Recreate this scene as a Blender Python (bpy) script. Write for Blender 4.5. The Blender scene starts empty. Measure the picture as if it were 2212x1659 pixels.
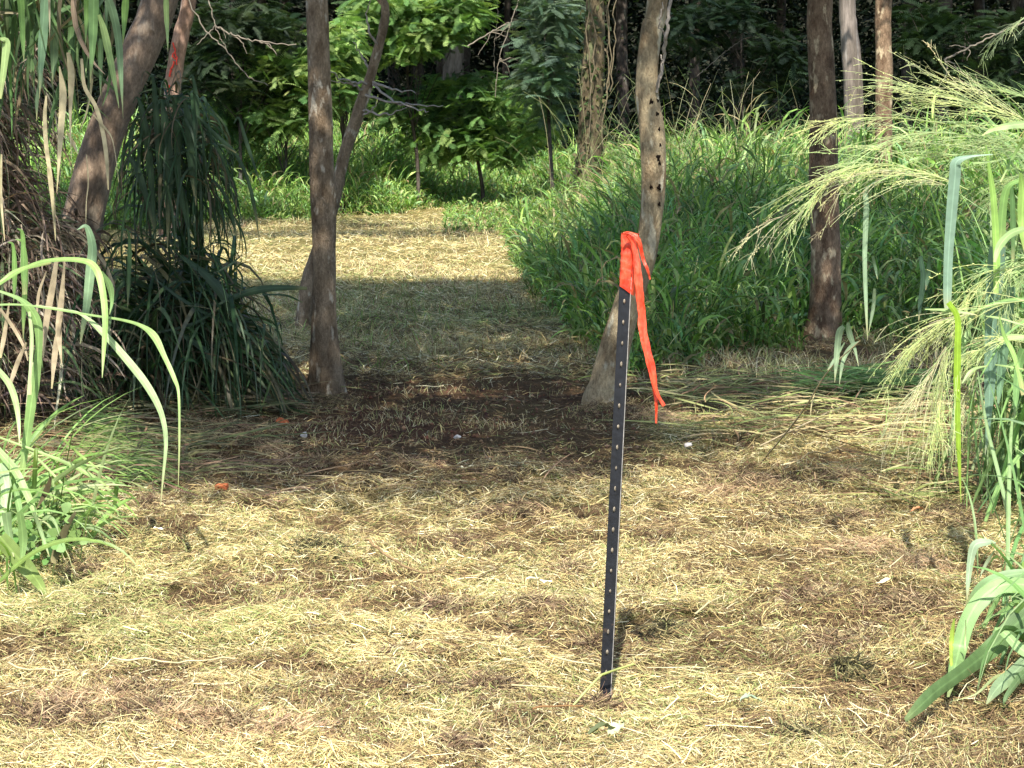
import bpy, math, random
import numpy as np
from mathutils import Vector

# ------------------------------------------------------------------ camera, world, sun, exposure
sc = bpy.context.scene
COL = sc.collection
F_V = 4731.0                    # focal length in pixels of a 2212 px wide picture
PITCH = math.atan(550.5 / F_V)
CAM_H = 1.5
cam_data = bpy.data.cameras.new('camera')
cam = bpy.data.objects.new('camera', cam_data)
COL.objects.link(cam)
cam.location = (0, 0, CAM_H)
cam.rotation_euler = (math.radians(90) - PITCH, 0, 0)
cam_data.sensor_width = 36.0
cam_data.lens = 36.0 * F_V / 2212.0
cam_data.clip_end = 2000
cam_data.clip_start = 0.05
sc.camera = cam

SUN_EL = math.radians(52)
SH = np.array([0.05, 0.9987])             # horizontal direction in which shadows fall
world = bpy.data.worlds.new('World')
sc.world = world
world.use_nodes = True
nt = world.node_tree
bg = nt.nodes['Background']
sky = nt.nodes.new('ShaderNodeTexSky')
sky.sky_type = 'NISHITA'
sky.sun_disc = False
sky.sun_elevation = SUN_EL
sky.sun_rotation = math.atan2(-SH[0], -SH[1])
nt.links.new(sky.outputs[0], bg.inputs[0])
bg.inputs[1].default_value = 0.15
sun_d = bpy.data.lights.new('sun', 'SUN')
sun_d.energy = 5.0
sun_d.angle = math.radians(0.53)
sun_d.color = (1.0, 0.95, 0.86)
sun = bpy.data.objects.new('sun', sun_d)
COL.objects.link(sun)
ldir = Vector((SH[0] * math.cos(SUN_EL), SH[1] * math.cos(SUN_EL), -math.sin(SUN_EL)))
sun.rotation_euler = ldir.to_track_quat('-Z', 'Y').to_euler()
sun.location = (-2, -10, 20)
sc.view_settings.view_transform = 'Standard'
sc.view_settings.look = 'None'
sc.view_settings.exposure = 1.02
sc.view_settings.gamma = 1
sc.view_settings.use_curve_mapping = False
sc.cycles.max_bounces = 6
sc.cycles.diffuse_bounces = 3
sc.cycles.transmission_bounces = 3
sc.cycles.transparent_max_bounces = 4

# ------------------------------------------------------------------ helpers
RS = np.random.default_rng(11)
U = lambda a, b, n=None: RS.uniform(a, b, n)
cp, sp = math.cos(PITCH), math.sin(PITCH)


def hash2(ix, iy, seed):
    h = (ix.astype(np.int64) * 374761393 + iy.astype(np.int64) * 668265263 + seed * 974634777) & 0x7fffffff
    h = ((h ^ (h >> 13)) * 1274126177) & 0x7fffffff
    return ((h ^ (h >> 16)) & 0xffff) / 65535.0


def vnoise(x, y, seed=0):
    x = np.asarray(x, float); y = np.asarray(y, float)
    ix = np.floor(x); iy = np.floor(y)
    fx = x - ix; fy = y - iy
    fx = fx * fx * (3 - 2 * fx); fy = fy * fy * (3 - 2 * fy)
    a = hash2(ix, iy, seed); b = hash2(ix + 1, iy, seed)
    c = hash2(ix, iy + 1, seed); d = hash2(ix + 1, iy + 1, seed)
    return (a * (1 - fx) + b * fx) * (1 - fy) + (c * (1 - fx) + d * fx) * fy


def fbm(x, y, seed=0, o=3):
    s = 0; a = 0.5; t = 0
    for k in range(o):
        s = s + a * vnoise(x * 2 ** k, y * 2 ** k, seed + k * 7); t += a; a *= 0.5
    return s / t


def smooth(a, b, x):
    t = np.clip((np.asarray(x, float) - a) / (b - a), 0, 1)
    return t * t * (3 - 2 * t)


def gbase(x, y):
    y = np.asarray(y, float)
    return 0.02 * np.clip(y - 16, 0, 60) + 0.0 * np.asarray(x) + 16 * smooth(75, 170, np.hypot(x, y))


def ground_z(x, y):
    near = 1 - smooth(20, 60, y)
    r = (fbm(np.asarray(x) * 1.6, np.asarray(y) * 1.6, 3, 2) - 0.5) * 0.07
    r = r + (fbm(np.asarray(x) * 7, np.asarray(y) * 7, 9, 2) - 0.5) * 0.045 + (vnoise(np.asarray(x) * 22, np.asarray(y) * 22, 5) - 0.5) * 0.018
    w = np.exp(-((np.asarray(x) - .255) ** 2 + (np.asarray(y) - 5.7) ** 2) / .06)
    return gbase(x, y) + r * near * (1 - w) - .035 * w


def ray(vx, vy):
    a = (np.asarray(vx, float) - 1106); b = (829.5 - np.asarray(vy, float))
    return np.stack([a, F_V * cp + b * sp, -F_V * sp + b * cp], -1)


def P(vx, vy, Y):
    """world point seen at (vx, vy) at the distance Y along the ground"""
    d = ray(vx, vy)
    return d / d[..., 1:2] * np.asarray(Y, float)[..., None] + np.array([0, 0, CAM_H])


def G(vx, vy):
    """point of the ground seen at (vx, vy)"""
    d = ray(vx, vy); d = d / d[..., 1:2]
    y = np.full(d.shape[:-1], 12.0)
    lo = np.full_like(y, 1.0); hi = np.full_like(y, 74.0)
    for _ in range(40):
        m = (lo + hi) / 2
        above = CAM_H + d[..., 2] * m > gbase(0, m)
        lo = np.where(above, m, lo); hi = np.where(above, hi, m)
    return np.stack([d[..., 0] * lo, lo, gbase(0, lo)], -1)


def proj(p):
    p = np.asarray(p, float)
    x = p[..., 0]; y = p[..., 1]; z = p[..., 2] - CAM_H
    dep = y * cp - z * sp; up = y * sp + z * cp
    dep = np.maximum(dep, 0.01)
    return 1106 + F_V * x / dep, 829.5 - F_V * up / dep


def px(w, Y):
    return w / F_V * Y


def tag(o, label=None, cat=None, group=None, kind=None):
    if label: o['label'] = label
    if cat: o['category'] = cat
    if group: o['group'] = group
    if kind: o['kind'] = kind
    return o


def empty(name, loc, label=None, cat=None, group=None):
    o = bpy.data.objects.new(name, None)
    COL.objects.link(o)
    o.location = [float(c) for c in loc]
    o.empty_display_size = 0.1
    return tag(o, label, cat, group)


def mesh_obj(name, V, F, mat, parent=None, col=None, uv=None, smoothf=True):
    """V (n,3), F (m,4) or (m,3); world coordinates; parent is an unrotated empty"""
    V = np.asarray(V, np.float32).reshape(-1, 3).copy()
    F = np.asarray(F, np.int32)
    if parent is not None:
        loc = np.zeros(3)
        q = parent
        while q is not None:
            loc = loc + np.array(q.location[:]); q = q.parent
        V -= loc.astype(np.float32)
    me = bpy.data.meshes.new(name)
    n = F.shape[1]
    me.vertices.add(len(V)); me.vertices.foreach_set('co', V.ravel())
    me.loops.add(F.size); me.loops.foreach_set('vertex_index', F.ravel())
    me.polygons.add(len(F))
    me.polygons.foreach_set('loop_start', np.arange(0, F.size, n, dtype=np.int32))
    me.polygons.foreach_set('use_smooth', np.full(len(F), smoothf))
    me.update(calc_edges=True)
    if col is not None:
        at = me.color_attributes.new('col', 'FLOAT_COLOR', 'POINT')
        c = np.ones((len(V), 4), np.float32); c[:, :3] = col
        at.data.foreach_set('color', c.ravel())
    if uv is not None:
        ul = me.uv_layers.new(name='uv')
        ul.data.foreach_set('uv', np.asarray(uv, np.float32)[F.ravel()].ravel())
    me.materials.append(mat)
    o = bpy.data.objects.new(name, me)
    COL.objects.link(o)
    if parent is not None: o.parent = parent
    return o


class Geo:
    """collects pieces of one mesh"""
    def __init__(s): s.V = []; s.F = []; s.C = []; s.T = []; s.n = 0
    def add(s, V, F, C, T=None):
        V = np.asarray(V).reshape(-1, 3)
        s.V.append(V); s.F.append(np.asarray(F) + s.n)
        C = np.asarray(C, float)
        if C.ndim == 1: C = np.broadcast_to(C, V.shape)
        s.C.append(C)
        s.T.append(np.zeros((len(V), 2)) if T is None else T)
        s.n += len(V)
        return s
    def build(s, name, mat, parent=None, smoothf=True):
        return mesh_obj(name, np.concatenate(s.V), np.concatenate(s.F), mat, parent, np.concatenate(s.C), np.concatenate(s.T), smoothf)


class Each(Geo):
    """like Geo, but every added piece becomes a part of its own"""
    def __init__(s, name, mat, parent): s.a = (name, mat, parent)
    def add(s, V, F, C, T=None):
        Geo().add(V, F, C, T).build(*s.a)
        return s
    def build(s, *a): pass


def norm(a):
    return a / np.maximum(np.linalg.norm(a, axis=-1, keepdims=True), 1e-9)


def ribbons(Pt, W, col, ref=None, fold=0.0, cols=2, twist=None):
    """Pt (N,K,3) centre lines, W (N,K) widths, col (N,3) or (N,K,3); ref (N,3) a vector the face should look along"""
    N, K, _ = Pt.shape
    T = np.empty_like(Pt)
    T[:, 1:-1] = Pt[:, 2:] - Pt[:, :-2]; T[:, 0] = Pt[:, 1] - Pt[:, 0]; T[:, -1] = Pt[:, -1] - Pt[:, -2]
    T = norm(T)
    if ref is None: ref = np.tile(np.array([0.0, 0, 1]), (N, 1))
    R = ref[:, None, :]
    S = np.cross(T, np.broadcast_to(R, T.shape))
    bad = np.linalg.norm(S, axis=-1) < 0.15
    S2 = np.cross(T, np.broadcast_to(np.array([0.3, 1.0, 0.1]), T.shape))
    S = norm(np.where(bad[..., None], S2, S))
    # keep sides from flipping along the blade
    for k in range(1, K):
        d = np.sum(S[:, k] * S[:, k - 1], -1) < 0
        S[d, k] *= -1
    if twist is not None:
        Nn = np.cross(S, T)
        S = S * np.cos(twist)[..., None] + Nn * np.sin(twist)[..., None]
    Nn = np.cross(S, T)
    W = W[..., None]
    offs = np.linspace(-0.5, 0.5, cols)
    V = np.stack([Pt + S * W * o + Nn * W * fold * (1 - abs(2 * o)) for o in offs], 2)   # N,K,cols,3
    idx = np.arange(N * K * cols).reshape(N, K, cols)
    F = np.stack([idx[:, :-1, :-1], idx[:, :-1, 1:], idx[:, 1:, 1:], idx[:, 1:, :-1]], -1).reshape(-1, 4)
    if col.ndim == 2: col = np.broadcast_to(col[:, None, :], (N, K, 3))
    C = np.broadcast_to(col[:, :, None, :], (N, K, cols, 3)).reshape(-1, 3)
    uu = np.broadcast_to((offs + 0.5)[None, None, :], (N, K, cols))
    vv = np.broadcast_to(np.linspace(0, 1, K)[None, :, None], (N, K, cols))
    return V.reshape(-1, 3), F, C, np.stack([uu, vv], -1).reshape(-1, 2)


def curves(base, az, th0, L, bend, K=6, p=1.5, wob=0.0):
    """arching blades: start at base, leave at elevation th0 and sink by bend over the length"""
    N = len(base)
    s = (np.arange(K - 1) + 0.5) / (K - 1)
    th = th0[:, None] - bend[:, None] * s[None, :] ** p
    a = az[:, None] + (wob * (RS.random((N, 1)) - 0.5) * 2) * s[None, :]
    d = np.stack([np.cos(th) * np.cos(a), np.cos(th) * np.sin(a), np.sin(th)], -1) * (L / (K - 1))[:, None, None]
    pts = np.concatenate([np.zeros((N, 1, 3)), np.cumsum(d, 1)], 1)
    return base[:, None, :] + pts


def wprof(K, tip=0.05, base=0.5, peak=0.35):
    s = np.linspace(0, 1, K)
    return np.where(s < peak, base + (1 - base) * np.sin(s / peak * math.pi / 2), tip + (1 - tip) * np.cos((s - peak) / (1 - peak) * math.pi / 2) ** 0.8)


def pick(cols, n, jit=0.12, w=None):
    cols = np.array(cols)
    i = RS.choice(len(cols), n, p=None if w is None else np.array(w) / np.sum(w))
    return np.clip(cols[i] * (1 + jit * RS.standard_normal((n, 1))) * (1 + 0.05 * RS.standard_normal((n, 3))), 0.004, 0.9)


def catmull(pts, n):
    """pts (K,d) -> (n,d) evenly in parameter"""
    pts = np.asarray(pts, float); K = len(pts)
    e = np.vstack([2 * pts[0] - pts[1], pts, 2 * pts[-1] - pts[-2]])
    t = np.linspace(0, K - 1, n); i = np.minimum(t.astype(int), K - 2); f = (t - i)[:, None]
    p0, p1, p2, p3 = e[i], e[i + 1], e[i + 2], e[i + 3]
    return 0.5 * (2 * p1 + (p2 - p0) * f + (2 * p0 - 5 * p1 + 4 * p2 - p3) * f ** 2 + (3 * p1 - p0 - 3 * p2 + p3) * f ** 3)


def tube(path, rad, sides=10, rough=0.0, seed=0, flare=0.0):
    path = np.asarray(path, float); rad = np.asarray(rad, float); n = len(path)
    T = np.gradient(path, axis=0); T = norm(T)
    ref = np.array([0.0, 1.0, 0.03]) if abs(T[:, 1]).mean() < 0.8 else np.array([1.0, 0, 0.05])
    A = norm(np.cross(T, ref)); B = np.cross(T, A)
    a = np.linspace(0, 2 * math.pi, sides, endpoint=False)
    r = rad[:, None] * np.ones((1, sides))
    if rough:
        s = np.cumsum(np.r_[0, np.linalg.norm(np.diff(path, axis=0), axis=1)])
        R0 = rad.mean()
        g = fbm((np.cos(a) * 1.3 + 5)[None, :] + 0 * s[:, None], s[:, None] / R0 * 0.35 + (np.sin(a) * 1.3)[None, :], seed, 3) - 0.5
        g2 = vnoise((np.cos(a) * 3 + 9)[None, :] + 0 * s[:, None], s[:, None] / R0 * 1.6 + (np.sin(a) * 3)[None, :], seed + 5) - 0.5
        r = r * (1 + rough * g * 2 + rough * 0.5 * g2)
    if flare:
        hgt = path[:, 2] - path[1, 2]
        r = r * (1 + flare * np.exp(-np.clip(hgt, 0, 9) / .18)[:, None] * (np.cos(4 * a + seed) + .6 * np.cos(7 * a + 2 * seed))[None, :])
    V = path[:, None, :] + r[..., None] * (np.cos(a)[None, :, None] * A[:, None, :] + np.sin(a)[None, :, None] * B[:, None, :])
    idx = np.arange(n * sides).reshape(n, sides)
    nx = np.roll(idx, -1, 1)
    F = np.stack([idx[:-1], nx[:-1], nx[1:], idx[1:]], -1).reshape(-1, 4)
    return V.reshape(-1, 3), F


def leaf_quads(c, size, col, asp=0.5, updown=0.6):
    """one diamond-ish quad per leaf, random tilt"""
    N = len(c)
    t = RS.standard_normal((N, 3)); t[:, 2] *= updown; t = norm(t)
    r = norm(RS.standard_normal((N, 3)))
    s = norm(np.cross(t, r))
    size = np.broadcast_to(size, (N,))[:, None]
    V = np.stack([c - t * size * .5, c + s * size * asp * .5 - t * size * .05, c + t * size * .5, c - s * size * asp * .5 - t * size * .05], 1)
    F = np.arange(N * 4).reshape(N, 4)
    return V.reshape(-1, 3), F, np.repeat(col, 4, 0)


# ------------------------------------------------------------------ materials
def new_mat(name):
    m = bpy.data.materials.new(name); m.use_nodes = True
    return m, m.node_tree.nodes, m.node_tree.links, m.node_tree.nodes['Principled BSDF']


def foliage_mat(name, trans=0.35, rough=0.45, spec=0.35, rib=0.0, mottle=0.25, warm=(1.05, 1.15, 0.55)):
    m, N, L, b = new_mat(name)
    at = N.new('ShaderNodeAttribute'); at.attribute_name = 'col'
    ge = N.new('ShaderNodeNewGeometry')
    no = N.new('ShaderNodeTexNoise'); no.inputs['Scale'].default_value = 24; no.inputs['Detail'].default_value = 3
    L.new(ge.outputs['Position'], no.inputs['Vector'])
    mr = N.new('ShaderNodeMapRange'); mr.inputs[1].default_value = .3; mr.inputs[2].default_value = .7
    mr.inputs[3].default_value = 1 - mottle; mr.inputs[4].default_value = 1 + mottle
    L.new(no.outputs['Fac'], mr.inputs[0])
    mul = N.new('ShaderNodeVectorMath'); mul.operation = 'SCALE'
    L.new(at.outputs['Color'], mul.inputs[0]); L.new(mr.outputs[0], mul.inputs['Scale'])
    out = mul.outputs[0]
    if rib:
        uv = N.new('ShaderNodeUVMap'); sx = N.new('ShaderNodeSeparateXYZ'); L.new(uv.outputs[0], sx.inputs[0])
        # pale midrib and fine lengthwise veins
        a = N.new('ShaderNodeMath'); a.operation = 'SUBTRACT'; a.inputs[1].default_value = .5; L.new(sx.outputs[0], a.inputs[0])
        ab = N.new('ShaderNodeMath'); ab.operation = 'ABSOLUTE'; L.new(a.outputs[0], ab.inputs[0])
        r = N.new('ShaderNodeMapRange'); r.inputs[1].default_value = .02; r.inputs[2].default_value = .09; r.inputs[3].default_value = 1 + rib; r.inputs[4].default_value = 1
        L.new(ab.outputs[0], r.inputs[0])
        w = N.new('ShaderNodeMath'); w.operation = 'MULTIPLY'; w.inputs[1].default_value = 75; L.new(sx.outputs[0], w.inputs[0])
        sn = N.new('ShaderNodeMath'); sn.operation = 'SINE'; L.new(w.outputs[0], sn.inputs[0])
        sm = N.new('ShaderNodeMath'); sm.operation = 'MULTIPLY_ADD'; sm.inputs[1].default_value = .08; L.new(sn.outputs[0], sm.inputs[0]); L.new(r.outputs[0], sm.inputs[2])
        m2 = N.new('ShaderNodeVectorMath'); m2.operation = 'SCALE'; L.new(out, m2.inputs[0]); L.new(sm.outputs[0], m2.inputs['Scale'])
        out = m2.outputs[0]
    L.new(out, b.inputs['Base Color'])
    b.inputs['Roughness'].default_value = rough
    b.inputs['Specular IOR Level'].default_value = spec
    if trans:
        tr = N.new('ShaderNodeBsdfTranslucent'); tm = N.new('ShaderNodeVectorMath'); tm.operation = 'MULTIPLY'
        tm.inputs[1].default_value = warm
        L.new(out, tm.inputs[0]); L.new(tm.outputs[0], tr.inputs['Color'])
        mx = N.new('ShaderNodeMixShader'); mx.inputs[0].default_value = trans
        L.new(b.outputs[0], mx.inputs[1]); L.new(tr.outputs[0], mx.inputs[2])
        L.new(mx.outputs[0], N['Material Output'].inputs['Surface'])
    return m


def bark_mat(name, c1, c2, c3, scale=9, lichen=0.25, bump=0.5, stretch=0.45):
    m, N, L, b = new_mat(name)
    tc = N.new('ShaderNodeNewGeometry'); mp = N.new('ShaderNodeMapping'); mp.inputs['Scale'].default_value = (1, 1, stretch)
    L.new(tc.outputs['Position'], mp.inputs['Vector'])
    n1 = N.new('ShaderNodeTexNoise'); n1.inputs['Scale'].default_value = scale; n1.inputs['Detail'].default_value = 8; n1.inputs['Roughness'].default_value = .65
    n2 = N.new('ShaderNodeTexNoise'); n2.inputs['Scale'].default_value = scale * 1.25; n2.inputs['Detail'].default_value = 5
    n3 = N.new('ShaderNodeTexNoise'); n3.inputs['Scale'].default_value = scale * 7; n3.inputs['Detail'].default_value = 6; n3.inputs['Roughness'].default_value = .7
    n4 = N.new('ShaderNodeTexNoise'); n4.inputs['Scale'].default_value = 2.1; n4.inputs['Detail'].default_value = 3
    for n in (n1, n2, n3): L.new(mp.outputs[0], n.inputs['Vector'])
    L.new(tc.outputs['Position'], n4.inputs['Vector'])
    r1 = N.new('ShaderNodeValToRGB'); e = r1.color_ramp.elements
    e[0].position = .36; e[0].color = (*c1, 1); e[1].position = .62; e[1].color = (*c2, 1)
    L.new(n1.outputs['Fac'], r1.inputs[0])
    r2 = N.new('ShaderNodeValToRGB'); e = r2.color_ramp.elements
    e[0].position = .5 + .12 * (1 - lichen); e[0].color = (0, 0, 0, 1); e[1].position = .56 + .14 * (1 - lichen); e[1].color = (1, 1, 1, 1)
    L.new(n2.outputs['Fac'], r2.inputs[0])
    mx = N.new('ShaderNodeMix'); mx.data_type = 'RGBA'; L.new(r2.outputs[0], mx.inputs[0]); L.new(r1.outputs[0], mx.inputs[6]); mx.inputs[7].default_value = (*c3, 1)
    mr = N.new('ShaderNodeMapRange'); mr.inputs[1].default_value = .3; mr.inputs[2].default_value = .7; mr.inputs[3].default_value = .55; mr.inputs[4].default_value = 1.35
    L.new(n3.outputs['Fac'], mr.inputs[0])
    mr4 = N.new('ShaderNodeMapRange'); mr4.inputs[1].default_value = .3; mr4.inputs[2].default_value = .7; mr4.inputs[3].default_value = .7; mr4.inputs[4].default_value = 1.25
    L.new(n4.outputs['Fac'], mr4.inputs[0])
    mm = N.new('ShaderNodeMath'); mm.operation = 'MULTIPLY'; L.new(mr.outputs[0], mm.inputs[0]); L.new(mr4.outputs[0], mm.inputs[1])
    sc_ = N.new('ShaderNodeVectorMath'); sc_.operation = 'SCALE'; L.new(mx.outputs[2], sc_.inputs[0]); L.new(mm.outputs[0], sc_.inputs['Scale'])
    L.new(sc_.outputs[0], b.inputs['Base Color'])
    b.inputs['Roughness'].default_value = .85; b.inputs['Specular IOR Level'].default_value = .15
    ad = N.new('ShaderNodeMath'); ad.operation = 'ADD'; L.new(n1.outputs['Fac'], ad.inputs[0]); L.new(n3.outputs['Fac'], ad.inputs[1])
    bp = N.new('ShaderNodeBump'); bp.inputs['Strength'].default_value = min(1, bump * 1.6); bp.inputs['Distance'].default_value = .02
    L.new(ad.outputs[0], bp.inputs['Height']); L.new(bp.outputs[0], b.inputs['Normal'])
    return m


def plain_mat(name, c, rough=.7, spec=.3, var=.3, scale=30, bump=.3, metal=0.0):
    m, N, L, b = new_mat(name)
    tc = N.new('ShaderNodeNewGeometry')
    n = N.new('ShaderNodeTexNoise'); n.inputs['Scale'].default_value = scale; n.inputs['Detail'].default_value = 6
    L.new(tc.outputs['Position'], n.inputs['Vector'])
    mr = N.new('ShaderNodeMapRange'); mr.inputs[1].default_value = .3; mr.inputs[2].default_value = .7; mr.inputs[3].default_value = 1 - var; mr.inputs[4].default_value = 1 + var
    L.new(n.outputs['Fac'], mr.inputs[0])
    s = N.new('ShaderNodeVectorMath'); s.operation = 'SCALE'; s.inputs[0].default_value = c; L.new(mr.outputs[0], s.inputs['Scale'])
    L.new(s.outputs[0], b.inputs['Base Color'])
    b.inputs['Roughness'].default_value = rough; b.inputs['Specular IOR Level'].default_value = spec; b.inputs['Metallic'].default_value = metal
    bp = N.new('ShaderNodeBump'); bp.inputs['Strength'].default_value = bump; bp.inputs['Distance'].default_value = .005
    L.new(n.outputs['Fac'], bp.inputs['Height']); L.new(bp.outputs[0], b.inputs['Normal'])
    return m


M_GRASS = foliage_mat('grass_blade', .38, .5, .3, 0, .22)
M_BLADE = foliage_mat('broad_blade', .38, .45, .28, .35, .16)
M_LEAF = foliage_mat('tree_leaf', .4, .6, .12, 0, .2)
M_DRY = foliage_mat('dry_leaf', .22, .7, .15, 0, .3, (1.05, .95, .7))
M_STRAW = foliage_mat('straw', .12, .65, .2, 0, .28, (1.05, .95, .7))
M_BARK_B = bark_mat('bark_grey_brown', (.155, .105, .062), (.37, .275, .18), (.56, .48, .36), 15, .3)
M_BARK_A = bark_mat('bark_smooth_brown', (.2, .14, .095), (.34, .25, .175), (.38, .30, .22), 9, .25, .3)
M_BARK_D = bark_mat('bark_tan', (.21, .145, .08), (.43, .34, .205), (.57, .5, .35), 11, .4)
M_BARK_F = bark_mat('bark_dark_red', (.11, .066, .04), (.30, .205, .13), (.5, .39, .25), 13, .35)
M_BARK_G = bark_mat('bark_pale', (.12, .1, .08), (.24, .2, .17), (.3, .27, .24), 5, .2, .3, .15)
M_BARK_V = bark_mat('bark_viny', (.07, .055, .03), (.15, .115, .07), (.17, .18, .09), 7, .35)
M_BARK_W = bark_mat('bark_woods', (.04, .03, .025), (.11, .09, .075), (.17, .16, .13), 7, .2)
M_TWIG = plain_mat('dead_twig', (.34, .29, .24), .8, .2, .3, 40)


def ground_mat():
    m, N, L, b = new_mat('ground_thatch')
    g = N.new('ShaderNodeNewGeometry')
    mp = N.new('ShaderNodeMapping'); mp.inputs['Scale'].default_value = (1, 2.2, 1)
    L.new(g.outputs['Position'], mp.inputs[0])
    a = N.new('ShaderNodeTexNoise'); a.inputs['Scale'].default_value = 1.1; a.inputs['Detail'].default_value = 6
    L.new(g.outputs['Position'], a.inputs['Vector'])
    f = N.new('ShaderNodeTexNoise'); f.inputs['Scale'].default_value = 70; f.inputs['Detail'].default_value = 6; f.inputs['Roughness'].default_value = .75
    L.new(mp.outputs[0], f.inputs['Vector'])
    at = N.new('ShaderNodeAttribute'); at.attribute_name = 'col'
    mr = N.new('ShaderNodeMapRange'); mr.inputs[1].default_value = .3; mr.inputs[2].default_value = .7; mr.inputs[3].default_value = .35; mr.inputs[4].default_value = 1.5
    L.new(f.outputs['Fac'], mr.inputs[0])
    s = N.new('ShaderNodeVectorMath'); s.operation = 'SCALE'; L.new(at.outputs['Color'], s.inputs[0]); L.new(mr.outputs[0], s.inputs['Scale'])
    L.new(s.outputs[0], b.inputs['Base Color'])
    b.inputs['Roughness'].default_value = .95; b.inputs['Specular IOR Level'].default_value = .05
    bp = N.new('ShaderNodeBump'); bp.inputs['Strength'].default_value = .9; bp.inputs['Distance'].default_value = .015
    L.new(f.outputs['Fac'], bp.inputs['Height']); L.new(bp.outputs[0], b.inputs['Normal'])
    return m


# ------------------------------------------------------------------ where the mown path and bare soil lie
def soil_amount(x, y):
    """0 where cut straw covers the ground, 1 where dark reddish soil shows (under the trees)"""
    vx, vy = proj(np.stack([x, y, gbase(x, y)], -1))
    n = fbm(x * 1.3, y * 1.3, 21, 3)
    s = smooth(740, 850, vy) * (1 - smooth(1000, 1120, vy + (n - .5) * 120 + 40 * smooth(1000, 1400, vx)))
    s = s * (1 - .95 * smooth(1360, 1450, vx) * smooth(835, 870, vy) * (1 - smooth(985, 1000, vy) * (1 - smooth(1010, 1030, vy))))  # soil held back right of the tree so the ground reads sunlit
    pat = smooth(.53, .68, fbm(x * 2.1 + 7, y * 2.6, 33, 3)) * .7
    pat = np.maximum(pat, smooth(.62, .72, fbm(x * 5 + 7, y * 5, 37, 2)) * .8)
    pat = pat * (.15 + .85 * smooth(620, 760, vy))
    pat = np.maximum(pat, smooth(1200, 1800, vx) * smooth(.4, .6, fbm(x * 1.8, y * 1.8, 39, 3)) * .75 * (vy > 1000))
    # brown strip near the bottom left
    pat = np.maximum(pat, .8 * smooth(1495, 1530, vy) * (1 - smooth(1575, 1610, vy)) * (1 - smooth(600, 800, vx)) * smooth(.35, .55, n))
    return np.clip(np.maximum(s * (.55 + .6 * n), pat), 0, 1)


# ------------------------------------------------------------------ ground sheet
def build_ground():
    xs = np.concatenate([-np.geomspace(420, 5.2, 34), np.arange(-5.0, 5.01, .045), np.geomspace(5.2, 420, 34)])
    ys = np.concatenate([-np.geomspace(400, 1, 20), np.arange(0, 4.4, .3), np.arange(4.4, 10, .035), np.arange(10, 17, .07), np.arange(17, 45, .25), np.geomspace(45.5, 600, 50)])
    X, Y = np.meshgrid(xs, ys)
    Z = ground_z(X, Y)
    V = np.stack([X, Y, Z], -1).reshape(-1, 3)
    n, k = X.shape
    idx = np.arange(n * k).reshape(n, k)
    F = np.stack([idx[:-1, :-1], idx[:-1, 1:], idx[1:, 1:], idx[1:, :-1]], -1).reshape(-1, 4)
    x, y = V[:, 0], V[:, 1]
    so = soil_amount(x, np.maximum(y, 1))[:, None]
    n1 = fbm(x * 1.1, y * 1.1, 41, 3)[:, None]
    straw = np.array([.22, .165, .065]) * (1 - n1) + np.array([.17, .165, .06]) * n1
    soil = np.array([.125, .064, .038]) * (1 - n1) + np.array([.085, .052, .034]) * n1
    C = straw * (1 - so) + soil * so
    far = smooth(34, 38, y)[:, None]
    C = C * (1 - far) + np.array([.022, .022, .012]) * far  # ground under the woods coloured near black in place of shade
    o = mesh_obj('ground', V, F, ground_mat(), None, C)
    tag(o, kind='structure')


build_ground()


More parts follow.
